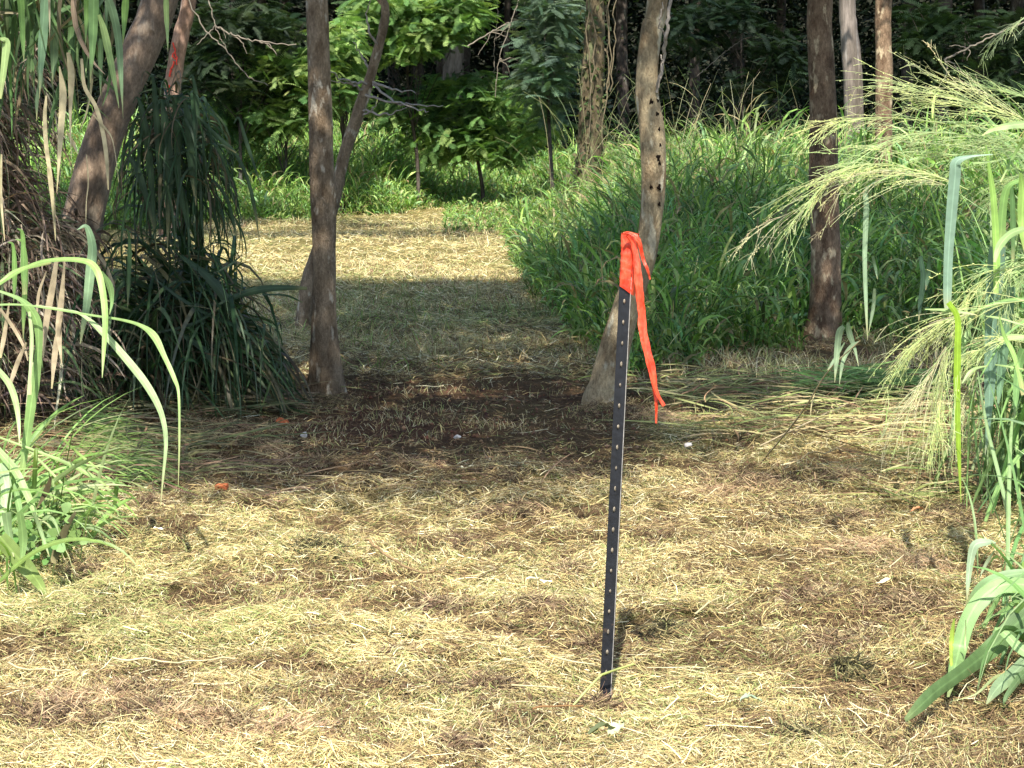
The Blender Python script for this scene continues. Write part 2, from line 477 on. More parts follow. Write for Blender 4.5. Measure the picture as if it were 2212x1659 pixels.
# ------------------------------------------------------------------ shade pattern that the unseen crowns overhead are shaped to throw
def shade(x, y):
    vx, vy = proj(np.stack([x, y, gbase(x, y)], -1))
    n = fbm(x * 1.1 + 3, y * 1.1, 51, 3) - .5
    n2 = fbm(x * 2.6 + 3, y * 2.6, 57, 2) - .5
    vj = vy + n * 60 + n2 * 30
    s = np.zeros_like(vx)
    mid = (vy > 608 + n * 18) & (vj < 1000)
    s = np.where(mid, .96, s)
    s = np.where((vj >= 1000) & (vj < 1110 - 60 * smooth(1150, 1400, vx)), .78, s)
    # light falling through on the right of the right-hand tree
    s = np.where((vx > 1370) & (vj > 868) & (vj < 1200), .0 + .6 * (n2 > .08), s)
    s = np.where((vx > 1370) & (vj > 940) & (vj < 975) & (vx < 1700), .9, s)
    # gaps inside the shade
    s = np.where(mid & (n2 > .15), .35, s)
    s = np.where((np.abs(vx - 940) < 110) & (np.abs(vy - 852) < 10), .2, s)
    s = np.where((np.abs(vx - 1000) < 160) & (np.abs(vy - 690) < 30) & (n2 > -.05), .3, s)
    # left clump of dead leaves catches some sun, foreground left is in the sun
    s = np.where((vx < 230) & (vj > 560), .35, s)
    s = np.where((vx < 330) & (vj > 880), .05, s)
    # dapple beside the right-hand grass
    e = ((vx - 1930) / 230) ** 2 + ((vy - 1400) / 95) ** 2
    s = np.where((e < 1 + n * 2), .62, s)
    # far part of the path
    fw = (vy <= 608 + n * 18) & (vy > 512)
    s = np.where(fw, .02, s)
    s = np.where((vy <= 514) & (vy > 500) & (vx < 1080), .93, s)
    s = np.where((vy <= 500) & (vy > 424), .12 + .55 * (n2 > .12), s)
    # the tall grass on the right: shaded at its foot, sunny on its crest
    th = np.where(vx > 1300, 598, 655) + n * 60
    s = np.where((vx > 1150) & (vy > th) & (vy < 840), np.where(n2 > .08, .35, .86), s)
    s = np.where((vx > 1100) & (vy <= th) & (vy > 440), .06 + .5 * (n > .12), s)
    # light that reaches the two trunks nearest the path
    s = np.where((np.abs(vx - 1405) < 80) & (vy > 800) & (vy < 838) & (n2 < .16), .0, s)
    s = np.where((np.abs(vx - 1310) < 60) & (vy > 838) & (vy < 872), .3, s)
    s = np.where((np.abs(vx - 690) < 75) & (vy > 780) & (vy < 856), .1 + .75 * (n2 > .0), s)
    s = np.where((vx > 120) & (vx < 400) & (vy > 735) & (vy < 830), .25 + .5 * (n2 > .0), s)
    s = np.where((np.abs(vx - 1775) < 60) & (vy > 690) & (vy < 738), .15 + .6 * (n2 > .0), s)
    s = np.where((vx < 420) & (vy < 608) & (vy > 424), .8, s)
    return s


def landing(p):
    h = p[:, 2] - gbase(p[:, 0], p[:, 1])
    k = h / math.tan(SUN_EL)
    return p[:, 0] + SH[0] * k, p[:, 1] + SH[1] * k


LEAFC = [(.045, .085, .02), (.06, .11, .025), (.035, .07, .02), (.08, .13, .03)]


def crown_leaves(blobs, n, size, maskf=None, clump=.28, minz=None):
    """leaf centres spread through ellipsoids, gathered into clumps; maskf thins them"""
    vol = np.array([b[3] * b[4] * b[5] for b in blobs]); w = vol / vol.sum()
    nc = max(8, n // 14)
    i = RS.choice(len(blobs), nc, p=w)
    B = np.array(blobs)[i]
    d = norm(RS.standard_normal((nc, 3))) * (RS.random((nc, 1)) ** (1 / 3))
    c = B[:, :3] + d * B[:, 3:6]
    if maskf is not None:
        lx, ly = landing(c)
        c = c[RS.random(len(c)) < maskf(lx, ly)]
    pts = np.repeat(c, 14, 0)
    pts = pts + RS.standard_normal(pts.shape) * clump * np.array([.55, .55, .35])
    if minz is not None: pts = pts[pts[:, 2] > minz]
    # leaves hanging into the view from above are pruned: the photograph shows bare trunks there
    vx, vy = proj(pts)
    keep = (vy < -60) | (pts[:, 1] > 60) | (pts[:, 1] < 1)
    pts = pts[keep]
    g = leaf_quads(pts, U(.75, 1.25, len(pts)) * size, pick(LEAFC, len(pts)), .5 if size < .18 else .34, .5)
    return g


def trunk_mesh(path, Y, extra_top, extra_bot=None, rough=.10, sides=20, seed=1, ys=None):
    """path rows (vx, vy, w): centre and width in the picture at the distance Y"""
    path = np.array(path, float)
    Yv = np.full(len(path), Y) if ys is None else np.array(ys, float)
    pts = P(path[:, 0], path[:, 1], Yv)
    r = px(path[:, 2], Yv) / 2
    rows = np.hstack([pts, r[:, None]])
    if extra_bot is not None: rows = np.vstack([extra_bot, rows])
    else:
        b = rows[0].copy(); b[2] = gbase(0, b[1]) - .25; b[3] *= 1.2; rows = np.vstack([b, rows])
    if extra_top is not None: rows = np.vstack([rows, extra_top])
    L = np.linalg.norm(np.diff(rows[:, :3], axis=0), axis=1).sum()
    q = catmull(rows, max(12, int(L / .035)))
    q[:, 3] = np.maximum(q[:, 3], .008)
    return q, tube(q[:, :3], q[:, 3], sides, rough, seed, .16)


def limbs(g, root, blobs, r0, seed=0):
    """boughs from the top of the trunk into the crown"""
    rng = np.random.default_rng(seed)
    for b in blobs:
        e = np.array(b[:3]) + rng.normal(0, .2, 3)
        m = (root + e) / 2 + rng.normal(0, .25, 3) + np.array([0, 0, -.25])
        q = catmull(np.array([np.r_[root, r0], np.r_[m, r0 * .6], np.r_[e, r0 * .2]]), 18)
        V, F = tube(q[:, :3], q[:, 3], 7, .08, seed)
        g.add(V, F, (.1, .08, .06))
        for k in range(3):
            s = q[rng.integers(7, 15)]
            e2 = s[:3] + rng.normal(0, 1, 3) * np.array([1.2, 1.2, .6])
            q2 = catmull(np.array([s, np.r_[(s[:3] + e2) / 2 + rng.normal(0, .1, 3), s[3] * .5], np.r_[e2, s[3] * .2]]), 8)
            V, F = tube(q2[:, :3], q2[:, 3], 5)
            g.add(V, F, (.1, .08, .06))


def tree(name, label, path, Y, top, blobs, nleaf, mat, leaf=.11, rough=.1, group=None, seed=1, mask=shade, sides=28, minz=2.2, ys=None, density=None, cat='tree'):
    p0 = P(path[0][0], path[0][1], Y if ys is None else ys[0])
    root = empty(name, (p0[0], p0[1], float(gbase(0, p0[1]))), label, cat, group)
    q, (V, F) = trunk_mesh(path, Y, top, rough=rough, seed=seed, sides=sides, ys=ys)
    g = Geo().add(V, F, (.1, .1, .1))
    t = g.build('trunk', mat, root)
    if blobs:
        lg = Geo(); limbs(lg, q[-1, :3], blobs, q[-1, 3] * .9, seed)
        lg.build('limbs', mat, root)
        lv = crown_leaves(blobs, nleaf, leaf, mask, minz=minz)
        if len(lv[0]): mesh_obj('crown', lv[0], lv[1], M_LEAF, root, lv[2], None, False)  # out of view
    return root, q


def topxyz(*rows): return np.array(rows, float)


# ---- tree A: thick smooth trunk leaning right at the left edge
tA, qA = tree('leaning_tree', 'thick smooth brown tree trunk leaning right behind the dead leaves at left', [(128, 800, 110), (150, 640, 98), (180, 470, 88), (215, 330, 82), (262, 200, 80), (310, 90, 78), (345, 0, 76)], 12.9,
      topxyz((-1.75, 12.9, 3.2, .095), (-1.2, 12.5, 4.4, .08)),
      [(-2.5, 5.6, 6.2, 2.2, 2.0, .8), (-2.5, 8.5, 6.2, 2.4, 2.4, .9), (-3.8, 11, 6.0, 2.4, 2.2, .9), (-1.0, 11, 6.6, 2.2, 2, .9), (-3.2, 14, 6.2, 2.6, 2.2, .9), (-5, 16, 6, 2.5, 2.2, .9)], 56000, M_BARK_A, rough=.07, seed=3)
# ---- tree B: upright trunk left of the path
tB, qB = tree('slender_tree', 'upright grey brown tree trunk on the left edge of the mown path', [(706, 862, 92), (704, 800, 72), (700, 700, 58), (701, 560, 50), (698, 420, 56), (694, 330, 52), (691, 200, 50), (687, 90, 48), (684, 0, 47)], 12.3,
      topxyz((-1.13, 12.3, 3.4, .058), (-1.0, 12.0, 4.4, .045)),
      [(-.4, 5.2, 6.3, 1.8, 1.6, .7), (-.6, 7.6, 6.3, 2.3, 2.4, .8), (-1.2, 11.5, 6.6, 2.4, 2.2, .9), (.3, 13.8, 6.2, 2.4, 2.2, .9), (-2, 15.5, 6.1, 2.4, 2.2, .8)], 56000, M_BARK_B, rough=.07, seed=5)
# ---- tree C: thin leaning stem passing behind tree B
tC, qC = tree('leaning_sapling', 'thin leaning tree that crosses behind the upright trunk, with dead twigs', [(651, 722, 36), (660, 655, 34), (672, 590, 33), (695, 520, 30), (722, 432, 27), (745, 330, 26), (772, 250, 27), (800, 165, 22), (826, 70, 20), (832, 15, 18), (815, -40, 16)], 16.2,
      topxyz((-.95, 16.2, 3.4, .022), (-.7, 16.0, 4.3, .018)),
      [(-.6, 14.5, 5.6, 1.6, 2.2, .7), (.2, 17, 5.4, 1.6, 1.8, .7)], 14000, M_BARK_B, rough=.12, seed=8, sides=14)
# ---- tree D: tan trunk with dark holes behind the post
tD, qD = tree('scarred_tree', 'tan trunk with a row of dark holes, leaning behind the orange taped post', [(1300, 875, 92), (1312, 830, 78), (1330, 745, 66), (1362, 640, 58), (1394, 550, 50), (1406, 470, 50), (1412, 380, 54), (1409, 290, 55), (1398, 210, 50), (1398, 150, 46), (1408, 60, 46), (1420, 0, 46)], 12.0,
      topxyz((.86, 12.0, 3.2, .06), (.9, 11.8, 4.3, .05)),
      [(1.3, 5.2, 6.3, 1.8, 1.6, .7), (1.2, 7.6, 6.4, 2.2, 2.4, .8), (.6, 11.2, 6.3, 2.4, 2.2, .9), (2.4, 11.5, 6.3, 2.3, 2.2, .9), (1.2, 15, 6.2, 2.4, 2.2, .9)], 58000, M_BARK_D, rough=.08, seed=11)
# ---- tree F: dark reddish trunk at right
tF, qF = tree('dark_barked_tree', 'dark reddish brown trunk with a paler foot on the right of the grass', [(1776, 735, 92), (1782, 680, 74), (1784, 600, 64), (1782, 480, 62), (1779, 360, 62), (1778, 240, 57), (1774, 120, 54), (1772, 0, 52)], 15.6,
      topxyz((2.25, 15.6, 3.5, .08), (2.3, 15.3, 4.5, .06)),
      [(3.0, 9, 6.3, 2.0, 2.2, .8), (3.6, 13.5, 6.2, 2.4, 2.2, .9), (1.8, 16.5, 6.1, 2.3, 2.0, .9), (5, 16, 6.2, 2.4, 2.4, .9)], 42000, M_BARK_F, rough=.09, seed=13)
# ---- trees farther back
tH, _ = tree('thin_brown_tree', 'narrow brown trunk standing right of the dark reddish trunk', [(1905, 560, 44), (1908, 450, 40), (1908, 300, 38), (1910, 150, 36), (1909, 0, 35)], 22,
      topxyz((3.75, 22, 4.2, .07), (3.8, 21.8, 5.2, .05)), [(4.5, 19, 6.5, 2.4, 2.2, .8), (3, 23, 6.6, 2.2, 2, .8)], 14000, M_BARK_F, leaf=.13, seed=17, sides=14)
tG, _ = tree('pale_tree', 'pale grey trunk with ridged bark between the two brown trunks at right', [(1850, 400, 44), (1846, 280, 42), (1842, 160, 42), (1834, 60, 38), (1830, 0, 36)], 31,
      topxyz((4.7, 31, 4.4, .11), (4.6, 31, 5.6, .08)), [(4.6, 33, 7, 3, 3, 1.1), (7, 36, 7, 3, 3, 1.1)], 12000, M_BARK_G, leaf=.16, seed=19, sides=14, rough=.14)
tE, qE = tree('vine_hung_tree', 'brown vine covered trunk behind the grass left of the trunk with holes', [(1270, 400, 62), (1275, 300, 54), (1278, 200, 50), (1284, 100, 46), (1286, 0, 42)], 27,
      topxyz((1.05, 27, 4.2, .1), (1.1, 27, 5.4, .08)), [(0.5, 30, 6.8, 2, 2, .8), (2.6, 28, 6.8, 2, 2, .8), (1, 24, 6.8, 2, 1.6, .8)], 12000, M_BARK_V, leaf=.15, seed=23, sides=14, rough=.16)
tR, qR = tree('paint_marked_tree', 'slanting pinkish trunk daubed with red paint, far back at the left', [(362, 330, 38), (368, 230, 36), (378, 150, 35), (392, 70, 34), (408, 0, 32)], 26,
      topxyz((-3.7, 26, 4.2, .08), (-3.5, 26, 5.4, .06)), [(-4, 24, 6.8, 2.6, 2.4, .8), (-6, 22, 6.5, 2.6, 2.4, .8), (-1.6, 22, 6.8, 2.6, 1.6, .6)], 24000, bark_mat('bark_pinkish', (.2, .12, .08), (.34, .22, .16), (.4, .3, .24), 5, .2, .2), leaf=.14, seed=29, sides=14)

# creepers clinging to the vine hung tree
m = 420
zz = U(.1, 3.6, m); k = np.clip((zz / 3.6 * (len(qE) - 30)).astype(int), 0, len(qE) - 1)
a = U(0, 6.28, m); r = qE[k, 3] + np.abs(RS.normal(0, .035, m)) * (1 + .8 * np.sin(zz * 3))
c = np.stack([qE[k, 0] + r * np.cos(a), qE[k, 1] - np.abs(r * np.sin(a)), qE[k, 2]], -1)
lq = leaf_quads(c, U(.04, .11, m), pick([(.09, .13, .05), (.14, .15, .07), (.2, .17, .1), (.06, .09, .04)], m, .2), .5, 1.2)
mesh_obj('creeper', lq[0], lq[1], M_LEAF, tE, lq[2], None, False)
g = Geo()
for j in range(5):
    x0 = 1278 + U(-40, 60); q = P(x0 + np.cumsum(U(-7, 7, 12)), np.linspace(U(-40, 60), U(180, 330), 12), np.full(12, 26.7))
    V, F = tube(q, np.full(12, .008), 4); g.add(V, F, (.2, .16, .1))
g.build('hanging_vine', M_DRY, tE)

# red paint on that trunk, a thin coat standing on the bark
M_PAINT = plain_mat('red_paint', (.62, .05, .03), .6, .3, .25, 60, .1)
g = Each('paint_mark', M_PAINT, tR)
for (x0, y0, x1, y1, w) in [(374, 92, 379, 108, 4), (379, 108, 372, 122, 4), (372, 122, 382, 128, 4), (376, 132, 369, 152, 5), (380, 114, 383, 140, 4), (369, 152, 366, 166, 5), (367, 183, 363, 198, 4), (363, 188, 368, 192, 3)]:
    q = P(np.linspace(x0, x1, 6), np.linspace(y0, y1, 6), np.full(6, 25.88))
    q[:, 0] += U(-.01, .01, 6)
    V, F = tube(q, np.full(6, px(w, 26) / 2 * .8), 6); g.add(V, F, (.6, .05, .03))


# dark holes in the bark of tree D, each a ragged sunken-looking lip
M_HOLE = plain_mat('bark_hole', (.012, .008, .006), .95, .05, .3, 80, .3)
for (hx, hy, w, h) in [(1405, 220, 9, 11), (1419, 218, 9, 9), (1418, 246, 9, 8), (1422, 279, 5, 9), (1424, 313, 5, 8), (1420, 340, 9, 14), (1423, 352, 7, 10), (1405, 403, 7, 8), (1422, 404, 9, 14), (1422, 440, 7, 9), (1419, 552, 7, 8)]:
    k = np.argmin(np.abs(proj(qD[:, :3])[1] - hy)); cx = proj(qD[k, :3])[0]; r = qD[k, 3]
    c = P(hx, hy, 12.0)
    dx = c[0] - qD[k, 0]; dy = -math.sqrt(max(r * r - dx * dx, .0001)) * .99
    c = np.array([c[0], qD[k, 1] + dy, c[2]])
    a = np.linspace(0, 2 * math.pi, 14, endpoint=False)
    rr = 1 + .3 * np.sin(3 * a + hx) + .2 * np.sin(5 * a + hy)
    nrm = norm(np.array([dx, dy, 0]))
    tx = norm(np.cross(nrm, [0, 0, 1]))
    ring = c + (np.cos(a) * rr * px(w, 12) / 2)[:, None] * tx + (np.sin(a) * rr * px(h, 12) / 2)[:, None] * np.array([0, 0, 1.]) + nrm * .002
    inner = c + (ring - c) * .45 + nrm * .008
    V = np.vstack([ring, inner, c + nrm * .009])
    i = np.arange(14); j = (i + 1) % 14
    F = np.vstack([np.stack([i, j, j + 14, i + 14], -1), np.stack([i + 14, j + 14, np.full(14, 28), np.full(14, 28)], -1)[:0]])
    Ft = np.stack([i + 14, j + 14, np.full(14, 28)], -1)
    me = mesh_obj('bark_hole', V, np.vstack([np.stack([i, j, j + 14], -1), np.stack([i, j + 14, i + 14], -1), Ft]), M_HOLE, tD)


# ------------------------------------------------------------------ dead twigs on tree C, and thin lianas
def twig(g, pts, w0, w1, n=16, wob=.01, sides=5):
    q = catmull(np.array(pts, float), n)
    w = P(q[:, 0], q[:, 1], q[:, 2]); w[1:] += RS.normal(0, wob, (n - 1, 3)) * .5
    r = np.linspace(w0, w1, n)
    V, F = tube(w, r, sides); g.add(V, F, (.3, .25, .2))


g = Geo()
for pts in [[(795, 180, 16.2), (760, 178, 16), (722, 160, 15.8), (700, 140, 15.7)], [(790, 200, 16.2), (750, 180, 16), (715, 175, 15.9)], [(778, 235, 16.2), (830, 248, 16), (880, 232, 15.8)],
            [(800, 175, 16.2), (850, 192, 16), (900, 200, 15.8)], [(800, 178, 16.2), (840, 212, 16), (905, 235, 15.7), (925, 240, 15.6)], [(790, 205, 16.1), (840, 220, 16), (900, 228, 15.8), (960, 228, 15.6)],
            [(805, 160, 16.2), (780, 120, 16.3), (765, 90, 16.3)], [(775, 250, 16.2), (800, 240, 16.1), (815, 222, 16)], [(818, 100, 16.2), (800, 70, 16.1), (790, 30, 16.1), (805, 0, 16)]]:
    twig(g, pts, .011, .003, wob=.012)
g.build('dead_twig', M_TWIG, tC)
# crooked branch that rises beside tree D
g = Geo()
twig(g, [(1420, 190, 12.0), (1432, 130, 12.0), (1440, 70, 11.9), (1446, 20, 11.9), (1452, -60, 11.9)], .012, .009, 24, .008)
twig(g, [(1418, 200, 11.95), (1428, 150, 11.9), (1430, 120, 11.9)], .008, .003)
twig(g, [(1438, 80, 11.95), (1425, 50, 11.9), (1432, 10, 11.9)], .006, .003)
g.build('side_branch', M_TWIG, tD)


# ------------------------------------------------------------------ the woods behind: trunks and closed canopy
def woods():
    n = 0
    spots = [(978, 200, 46, 44, M_BARK_G), (1000, 205, 26, 45, M_BARK_W), (905, 180, 22, 46, M_BARK_W), (950, 200, 16, 47, M_BARK_W), (560, 120, 24, 47, M_BARK_W), (500, 150, 30, 43, M_BARK_W),
             (440, 100, 28, 46, M_BARK_W), (1090, 190, 14, 44, M_BARK_W), (1140, 180, 20, 49, M_BARK_W), (1345, 160, 26, 44, M_BARK_W), (1500, 190, 24, 45, M_BARK_W), (1590, 180, 30, 48, M_BARK_W), (1680, 180, 22, 46, M_BARK_W),
             (1960, 230, 26, 42, M_BARK_W), (2035, 220, 34, 40, M_BARK_W), (2120, 210, 26, 45, M_BARK_W), (2190, 220, 30, 43, M_BARK_W), (60, 180, 34, 40, M_BARK_W), (-120, 200, 40, 38, M_BARK_W), (2400, 220, 40, 38, M_BARK_W),
             (620, 150, 20, 50, M_BARK_W), (850, 160, 24, 52, M_BARK_W), (1220, 170, 26, 52, M_BARK_W), (-500, 200, 50, 42, M_BARK_W), (2700, 220, 50, 42, M_BARK_W)]
    descr = {18: 'dim trunk of the woods just beyond the left edge of the view', 23: 'dim trunk of the woods farthest beyond the left edge of the view', 19: 'dim trunk of the woods just beyond the right edge of the view', 24: 'dim trunk of the woods farthest beyond the right edge of the view',
             2: 'thin dim trunk in the dark gap just left of the stout pale trunk', 3: 'thinnest dim trunk close behind the left side of the stout pale trunk', 4: 'dim trunk in shade behind the sunlit feathery shrub left of the path',
             5: 'dim trunk at the upper left between the sloping bare stem and the dead branch', 6: 'dim trunk right beside the trunk daubed with red paint', 7: 'very thin dim trunk behind the hanging pale bare branch', 8: 'dim trunk behind the grey green feathery shrub',
             9: 'dim trunk in the dark between the vine covered trunk and the trunk with holes', 10: 'dim trunk in the dark just right of the trunk with holes', 11: 'dim trunk midway between the trunk with holes and the dark reddish trunk',
             12: 'dim trunk in the dark just left of the dark reddish trunk', 15: 'dim trunk behind the dark feathery shrub in the upper right corner', 16: 'rightmost dim trunk, at the right edge of the picture', 17: 'dim trunk behind the hanging green blades in the upper left corner',
             20: 'dim trunk hidden close behind the upright trunk by the path', 21: 'dim trunk behind the bright hanging foliage at top middle', 22: 'dim trunk far back just left of the vine covered trunk',
             0: 'pale grey stout trunk in the dark woods above the feathery shrub', 1: 'brown trunk close against the pale stout trunk in the dark woods', 13: 'slim trunk in the dark woods just right of the narrow brown trunk',
             14: 'brown leaning trunk in the dark woods behind the seed heads at right'}
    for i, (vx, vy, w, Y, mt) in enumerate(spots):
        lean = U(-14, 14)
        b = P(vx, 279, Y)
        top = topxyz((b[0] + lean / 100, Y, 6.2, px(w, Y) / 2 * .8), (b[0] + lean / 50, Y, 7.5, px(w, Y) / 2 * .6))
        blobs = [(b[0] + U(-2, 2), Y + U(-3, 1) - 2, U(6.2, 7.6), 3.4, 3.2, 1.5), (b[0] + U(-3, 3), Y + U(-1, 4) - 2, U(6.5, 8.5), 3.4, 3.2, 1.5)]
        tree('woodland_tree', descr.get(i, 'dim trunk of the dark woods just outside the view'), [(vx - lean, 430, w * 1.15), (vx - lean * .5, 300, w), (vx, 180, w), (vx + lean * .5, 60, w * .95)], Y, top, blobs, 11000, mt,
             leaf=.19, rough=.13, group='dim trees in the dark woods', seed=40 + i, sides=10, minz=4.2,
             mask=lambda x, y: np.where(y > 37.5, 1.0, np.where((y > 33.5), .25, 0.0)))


woods()


# far wood that closes the view, undergrowth below the canopy
def mass_leaves(n, xr, yr, zr, size, cols, dens=None, clump=.35, per=10):
    nc = n // per
    c = np.stack([U(*xr, nc), U(*yr, nc), U(*zr, nc)], -1)
    if dens is not None: c = c[RS.random(nc) < dens(c)]
    c = np.repeat(c, per, 0) + RS.standard_normal((len(c) * per, 3)) * clump
    return leaf_quads(c, U(.6, 1.3, len(c)) * size, pick(cols, len(c), .25), .36, .6)


DARKC = [(.008, .014, .007), (.012, .02, .009), (.006, .012, .007), (.018, .02, .012)]  # near-black leaves, the deep shade of the woods put into their colour
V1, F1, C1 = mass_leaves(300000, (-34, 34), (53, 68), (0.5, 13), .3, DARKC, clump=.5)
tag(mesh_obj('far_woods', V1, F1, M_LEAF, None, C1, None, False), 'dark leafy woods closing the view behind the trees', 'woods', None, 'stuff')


def under_d(c):
    g0 = gbase(c[:, 0], c[:, 1]); h = c[:, 2] - g0
    n = fbm(c[:, 0] * .5, c[:, 1] * .35, 71, 2)
    H = .5 + 3.2 * n
    vx, vy = proj(c)
    d = np.where(h < H, .75, .06)
    d = np.where((vx > 1450) & (vx < 1760), d * 1.3, d)
    d = np.where((vx > 1000) & (vx < 1120) & (vy < 190), d * .25, d)
    return d


V1, F1, C1 = mass_leaves(150000, (-17, 17), (38.5, 53), (.6, 6), .13, [(.010, .02, .010), (.015, .028, .014), (.03, .045, .02), (.014, .024, .02)], under_d, .22)  # colours darkened to deepen the shade under the canopy
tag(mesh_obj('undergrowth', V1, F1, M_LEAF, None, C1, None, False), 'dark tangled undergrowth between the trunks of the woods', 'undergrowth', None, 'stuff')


# ------------------------------------------------------------------ feathery (twice pinnate) leaves
def feathers(base, az, el, L, droop, col, npair=13):
    """many feather-shaped leaves at once: a midrib with pairs of narrow leaflets"""
    n = len(base); K = npair + 2
    mid = curves(base, az, el, L, droop, K, 1.3, .3)
    T = norm(np.gradient(mid, axis=1))
    side = norm(np.cross(T, np.array([0.15, 0.1, 1.])))
    up = np.cross(side, T)
    rl = U(-.7, .7, n)[:, None, None]
    side = side * np.cos(rl) + up * np.sin(rl)
    g = Geo()
    V = np.stack([mid - side * .002, mid + side * .002], 2)
    idx = np.arange(n * K * 2).reshape(n, K, 2)
    F = np.stack([idx[:, :-1, 0], idx[:, :-1, 1], idx[:, 1:, 1], idx[:, 1:, 0]], -1).reshape(-1, 4)
    g.add(V.reshape(-1, 3), F, np.repeat(col * .8, K * 2, 0))
    t = np.linspace(0, 1, K)[1:-1]
    c = mid[:, 1:-1]; Tk = T[:, 1:-1]; S = side[:, 1:-1]
    ll = (L[:, None] * .17 * (np.sin(np.pi * (.12 + .82 * t)) ** .6)[None])[..., None] * U(.8, 1.15, (n, len(t), 1))
    w = (L / npair * .34)[:, None, None]
    for sgn in (-1, 1):
        d = norm(S * sgn + Tk * .45 + np.array([0, 0, -.22]))
        a = c - Tk * w; b = c + Tk * w; e = c + d * ll
        Vq = np.stack([a, b, e + Tk * w * .9, e - Tk * w * .5], 2)
        m = n * len(t)
        cc = np.repeat(col, len(t), 0) * (1 + .14 * RS.standard_normal((m, 1)))
        g.add(Vq.reshape(-1, 3), np.arange(m * 4).reshape(-1, 4), np.repeat(np.clip(cc, .003, .9), 4, 0))
    return g


def feathery(name, label, sites, Y, n, stem, cols, size=(.22, .40), parent=None, spread=.25, downlight=.4, elev=(-.5, .6)):
    """sites: (vx, vy, rx, ry) patches of the picture filled with compound leaves at about Y"""
    root = parent
    if root is None:
        b = G(stem[0][0], stem[0][1]) if stem else P(sites[0][0], sites[0][1], Y)
        b = P(stem[0][0], stem[0][1], Y)
        root = empty(name, (b[0], b[1], float(gbase(0, b[1]))), label, 'tree' if 'tree' in name else 'shrub', 'feathery leaved shrubs at the wood edge')
    gs = Geo()
    if stem:
        q = np.array([(a, b, Y) for a, b in stem], float); n_ = 16
        qq = catmull(q, n_); w = P(qq[:, 0], qq[:, 1], qq[:, 2]); w[0, 2] = gbase(0, w[0, 1]) - .05
        V, F = tube(w, np.linspace(.032, .010, n_), 6, .1); gs.add(V, F, (.15, .12, .08))
    area = np.array([s[2] * s[3] for s in sites], float); area /= area.sum()
    S_ = np.array(sites, float)[RS.choice(len(sites), n, p=area)]
    r = np.sqrt(RS.random(n)); a = U(0, 2 * math.pi, n)
    yy = Y + U(-1, 1, n) * spread * 4
    tip = P(S_[:, 0] + r * np.cos(a) * S_[:, 2], S_[:, 1] + r * np.sin(a) * S_[:, 3] * 1.1, yy)
    k = U(0, 1, n) < .93; tip = tip[k]; n = len(tip)
    q_ = 5                                            # leaves to a spray
    bz = np.repeat(tip, q_, 0) + RS.normal(0, .05, (n * q_, 3))
    az = np.repeat(U(0, 2 * math.pi, n), q_) + np.tile(np.linspace(-1.5, 1.5, q_), n) + RS.normal(0, .3, n * q_)
    el = np.repeat(U(*elev, n), q_) + RS.normal(0, .2, n * q_)
    cl = np.repeat(pick(cols, n, .2), q_, 0) * (1 + .1 * RS.standard_normal((n * q_, 1)))
    gl = feathers(bz, az, el, U(*size, n * q_), U(.3, 1.1, n * q_), np.clip(cl, .003, .8))
    if stem:
        for k in RS.choice(n, min(n, 26), replace=False):
            k2 = RS.integers(4, n_)
            mid = (w[k2] + tip[k]) / 2 + np.array([0, 0, .05])
            q2 = catmull(np.array([w[k2], mid, tip[k]]), 6)
            V, F = tube(q2, np.linspace(.008, .003, 6), 4); gs.add(V, F, (.15, .12, .08))
    if stem: gs.build('stem', M_BARK_W, root)
    gl.build('leaves', M_LEAF, root, False)
    return root


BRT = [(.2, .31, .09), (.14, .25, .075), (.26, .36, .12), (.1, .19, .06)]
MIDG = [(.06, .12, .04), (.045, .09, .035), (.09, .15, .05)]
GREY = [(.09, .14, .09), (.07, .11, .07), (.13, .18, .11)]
feathery('feathery_shrub', 'bright feathery leaved shrub spreading over the far grass, beyond the middle of the path', [(1020, 235, 115, 60), (940, 205, 60, 40), (1080, 275, 70, 60), (1010, 190, 110, 25), (1100, 215, 45, 30), (1020, 310, 90, 40), (960, 305, 90, 35), (1095, 325, 60, 35), (890, 265, 70, 30), (1150, 270, 60, 40), (840, 240, 50, 25)], 33.2, 460,
         [(1045, 420), (1030, 330), (1020, 240), (1025, 200)], BRT + MIDG[:1])
feathery('feathery_bough_tree', 'bright feathery foliage hanging from above, top middle, beside the thin leaning tree', [(920, 20, 120, 50), (860, 60, 70, 60), (960, 55, 60, 30), (900, 90, 60, 25), (1000, 20, 60, 35), (820, 10, 60, 40)], 32.5, 520,
         [(905, 455), (900, 330), (880, 180), (890, 40), (895, -60)], BRT + MIDG[2:] + BRT)
feathery('feathery_shrub', 'light green feathery shrub seen between the two crossing trunks', [(735, 80, 38, 40), (745, 120, 30, 30), (720, 120, 30, 50), (740, 190, 40, 50)], 31, 170, [(740, 450), (742, 300), (736, 100)], BRT)
feathery('feathery_shrub', 'sunlit feathery shrub just left of the upright trunk', [(600, 145, 60, 35), (640, 180, 40, 40), (560, 130, 40, 25), (650, 215, 40, 40), (600, 240, 60, 40)], 31.5, 260, [(612, 440), (618, 330), (612, 180)], BRT + MIDG[2:])
feathery('feathery_shrub', 'low feathery shrub rising out of the grass at far left of the path', [(500, 225, 65, 25), (480, 250, 50, 30), (530, 270, 50, 30)], 32, 120, [(500, 440), (500, 330), (500, 240)], MIDG + BRT[:1])
feathery('feathery_shrub', 'tall grey green feathery shrub left of the vine covered trunk', [(1180, 60, 45, 60), (1170, 150, 40, 50), (1215, 110, 30, 60), (1190, 210, 30, 40), (1220, 20, 40, 30)], 30.5, 220, [(1195, 440), (1185, 250), (1180, 60), (1182, -40)], GREY)
